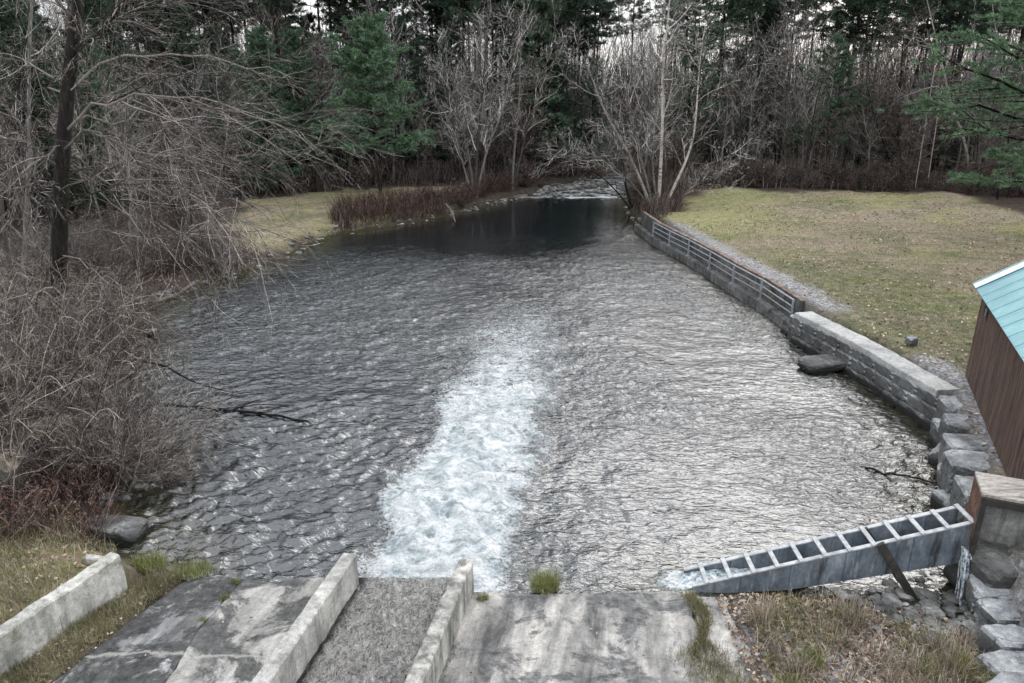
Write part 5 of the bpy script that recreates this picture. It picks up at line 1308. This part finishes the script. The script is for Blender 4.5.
# ------------------------------------------------------------------ grass, weeds, leaves
def scatter(poly, n, seed, excl=None, dens=None):
    g = np.random.default_rng(seed); a = np.array(poly); lo, hi = a.min(0), a.max(0); out = np.zeros((0, 2))
    while len(out) < n:
        q = lo + g.random((n * 2, 2)) * (hi - lo); q = q[poly_sd(q[:, 0], q[:, 1], poly) < 0]
        if dens is not None: q = q[g.random(len(q)) < dens(q[:, 0], q[:, 1])]
        out = np.concatenate([out, q])
    q = out[:n]; return np.concatenate([q, ground_z(q[:, 0], q[:, 1])[:, None]], 1)
def tuft(label, px, py, z, n, h, rad, mat, seed, w=.008):
    gg = np.random.default_rng(seed); c = P(px, py, z); mb = MB()
    a = gg.uniform(0, 6.28, n); r = rad * np.sqrt(gg.random(n)); pts = np.stack([np.cos(a) * r, np.sin(a) * r * .6, 0 * a - .02], 1)
    blades(mb, pts, h, w, .55, g=gg); o = mb.obj('grass_tuft', mat, label=label, category='grass tuft'); o.location = c
tuft('bushy green tuft at the edge of the right apron over the water', 545, 588, .10, 900, .42, .27, M_GRASS, 1)
tuft('small yellow tuft at the foot of the right training wall', 483, 600, .12, 160, .2, .12, M_GRASS, 2)
tuft('flat green tuft on the left apron corner by the water', 192, 571, .08, 900, .2, .42, M_GRASS, 3)
tuft('yellow-green tuft beside the end of the low pale wall', 150, 566, .15, 900, .32, .34, M_GRASS, 4)
tuft('tiny weed in the joint between the two left slabs', 203, 621, .14, 120, .12, .09, M_GRASS, 5)
tuft('small weed higher in the joint between the left slabs', 225, 598, .12, 120, .10, .10, M_GRASS, 6)
tuft('weed at the waterside end of the slab joint', 236, 582, .1, 100, .12, .09, M_GRASS, 7)
mb = MB(); strip = [(-7.15, 11.3), (-7.0, 12.1), (-6.3, 11.9), (-6.55, 11), (-7.2, 8.94), (-8.1, 6), (-9.2, 6), (-8.0, 9.2)]
q = scatter(strip, 15000, 1, dens=lambda x, y: sst(.0, .22, np.interp(y, [2, 8.94, 11, 11.85], [-9.6, -7.33, -6.69, -6.42]) + .1 - x + .12 * fbm(x * 3, y * 3, 0, 2, 3)) * (.35 + .65 * (fbm(x * 2, y * 2, 0, 3, 8) > -.1))); blades(mb, q, .17, .007, .7)
mb.obj('strip_grass', M_GDRY, kind='stuff')
mb = MB(); bankp = [(-7.4, 11.35), (-8.3, 12.9), (-9.2, 13.6), (-12, 14), (-14, 11), (-12, 6), (-8.9, 6), (-8.0, 9.3)]
q = scatter(bankp, 30000, 2, dens=lambda x, y: .25 + .75 * (fbm(x * 1.2, y * 1.2, 0, 3, 14) > -.12)); blades(mb, q[:17000], .20, .008, .8)
q2 = q[17000:]; mb2 = MB(); blades(mb2, q2[:9000], .34, .006, .8)
mb.obj('bank_grass', M_GRASS, kind='stuff'); mb2.obj('dry_bank_grass', M_DRY, kind='stuff')
mb = MB(); q = scatter([(-8.5, 12.6), (-9.6, 15.5), (-16, 17), (-17, 12.2), (-12, 11.6)], 2600, 4)
gg = np.random.default_rng(31); K = 5; t = np.linspace(0, 1, K)[None, :, None]; n = len(q)
d = np.concatenate([gg.normal(size=(n, 2)) * .45, np.ones((n, 1))], 1) * gg.uniform(.25, .8, (n, 1)); p = q[:, None] + t * d[:, None] + np.cumsum(gg.normal(size=(n, K, 3)), 1) * .02
tube(mb, p, np.full((n, K), .006), 3); A, ra = grow(p, np.full((n, K), .006), 5, -.45, .6, .2, 1, 4, 0, .2, .8, .0035, rg=gg); tube(mb, A, ra, 3)
leaves(mb, A[::2, -1], .055, .9, m=1); mb.obj('brown_undergrowth', [M_RTWIG, M_LEAFR], kind='stuff')
mb = MB(); area = [(4.2, 11.0), (6.0, 11.1), (6.5, 10.4), (7.7, 9.9), (7.5, 8.4), (6.8, 6), (3.9, 6)]
gd = lambda x, y: .15 + .85 * (fbm(x * 1.1, y * 1.1, 0, 3, 24) > .0)
q = scatter(area, 13000, 5, dens=gd); blades(mb, q, .40, .010, 1.6); mb.obj('dry_grass', M_DRY, kind='stuff')
mb = MB(); q = scatter(area, 2600, 6, dens=lambda x, y: 1. * (fbm(x * 1.0, y * 1.0, 0, 3, 27) > .12)); blades(mb, q, .30, .008, .6); mb.obj('green_grass', M_GRASS, kind='stuff')
mb = MB(); gg = np.random.default_rng(71); n = 6500; yy = gg.uniform(6.5, 11.2, n); xx = 3.3 + .12 * np.sin(yy * 3.1) + gg.normal(size=n) * (.10 + .16 * sst(10.6, 9.0, yy)) * (.5 + .8 * (fbm(yy * 1.2, 0, 0, 2, 90) + .5))
q = np.stack([xx, yy, .10 + .06 * (11.4 - yy)], 1); blades(mb, q, .19, .010, .8, g=gg); mb.obj('joint_grass', M_GDRY, kind='stuff')
mb = MB(); q = scatter([(3.6, 11.2), (6.4, 11.2), (8.2, 10.4), (7.8, 8.2), (7, 6), (3.8, 6)], 6500, 8); q[:, 2] += .03; leaves(mb, q, .085, .8)
q = scatter(strip, 420, 9); q[:, 2] += .03; leaves(mb, q, .07, .6)
q = scatter(bankp, 2400, 10); q[:, 2] += .05; leaves(mb, q, .08, .8)
mb.obj('fallen_leaves', M_LEAF, kind='stuff')
mb = MB(); gg = np.random.default_rng(12)
lw_ = [p_ for p_ in LAWN if True]
q = scatter(LAWN, 17000, 11, dens=lambda x, y: np.clip(.35 + .9 * fbm(x * .35, y * .5, 0, 3, 44), 0, 1) * (x < 45)); q[:, 2] += .02; leaves(mb, q, .13, .35); mb.obj('lawn_leaves', M_LEAF, kind='stuff')
mb = MB(); q = scatter([p_ for p_ in [(10.9, 46), (13, 27), (13.4, 20), (16, 19), (26, 24), (38, 50), (20, 62), (16, 60)]], 52000, 13, dens=lambda x, y: (y < 46) * np.clip(.9 - (y - 18) / 40, .25, 1)); blades(mb, q, .10, .013, .8); mb.obj('lawn_grass', M_GDRY, kind='stuff')
mb = MB(); q = scatter([(-30, 30), (-12, 49), (-14, 38), (-16, 30), (-13, 24), (-10, 16), (-16, 13), (-30, 18)], 6000, 15); q[:, 2] += .03; leaves(mb, q, .11, .6)
q = scatter([(15, 62), (20, 67), (40, 63), (60, 60), (60, 76), (12, 78)], 5000, 16); q[:, 2] += .03; leaves(mb, q, .2, .6)
mb.obj('forest_leaves', M_LEAF, kind='stuff')
gg = np.random.default_rng(61)
for k in range(22):
    q_ = scatter(area, 1, 100 + k)[0]; mb = MB(); nn = 260; a_ = gg.uniform(0, 6.28, nn); r_ = .16 * np.sqrt(gg.random(nn)); s_ = gg.uniform(.7, 1.3)
    blades(mb, np.stack([np.cos(a_) * r_, np.sin(a_) * r_, 0 * a_ - .02], 1), .42 * s_, .010, .8, g=gg)
    gn = k % 5 == 0; o = mb.obj('grass_tussock', M_GRASS if gn else M_DRY, category='grass tussock', label='green grass tussock among the straw on the right bank' if gn else 'straw coloured grass tussock on the right bank', group='green tussocks on the right bank' if gn else 'straw tussocks on the right bank'); o.location = q_
# a few stray leaves on the slabs
mb = MB(); gg = np.random.default_rng(17); n = 60; q = np.stack([gg.uniform(-6.2, 2.9, n), gg.uniform(7.5, 11.2, n), np.zeros(n)], 1); q = q[(q[:, 0] < AX(q[:, 1]) - .3) | (q[:, 0] > BX(q[:, 1]) + .3)]; q[:, 2] = az(q[:, 1]) + .035
leaves(mb, q, .05, .2); mb.obj('slab_leaves', M_LEAF, kind='stuff')
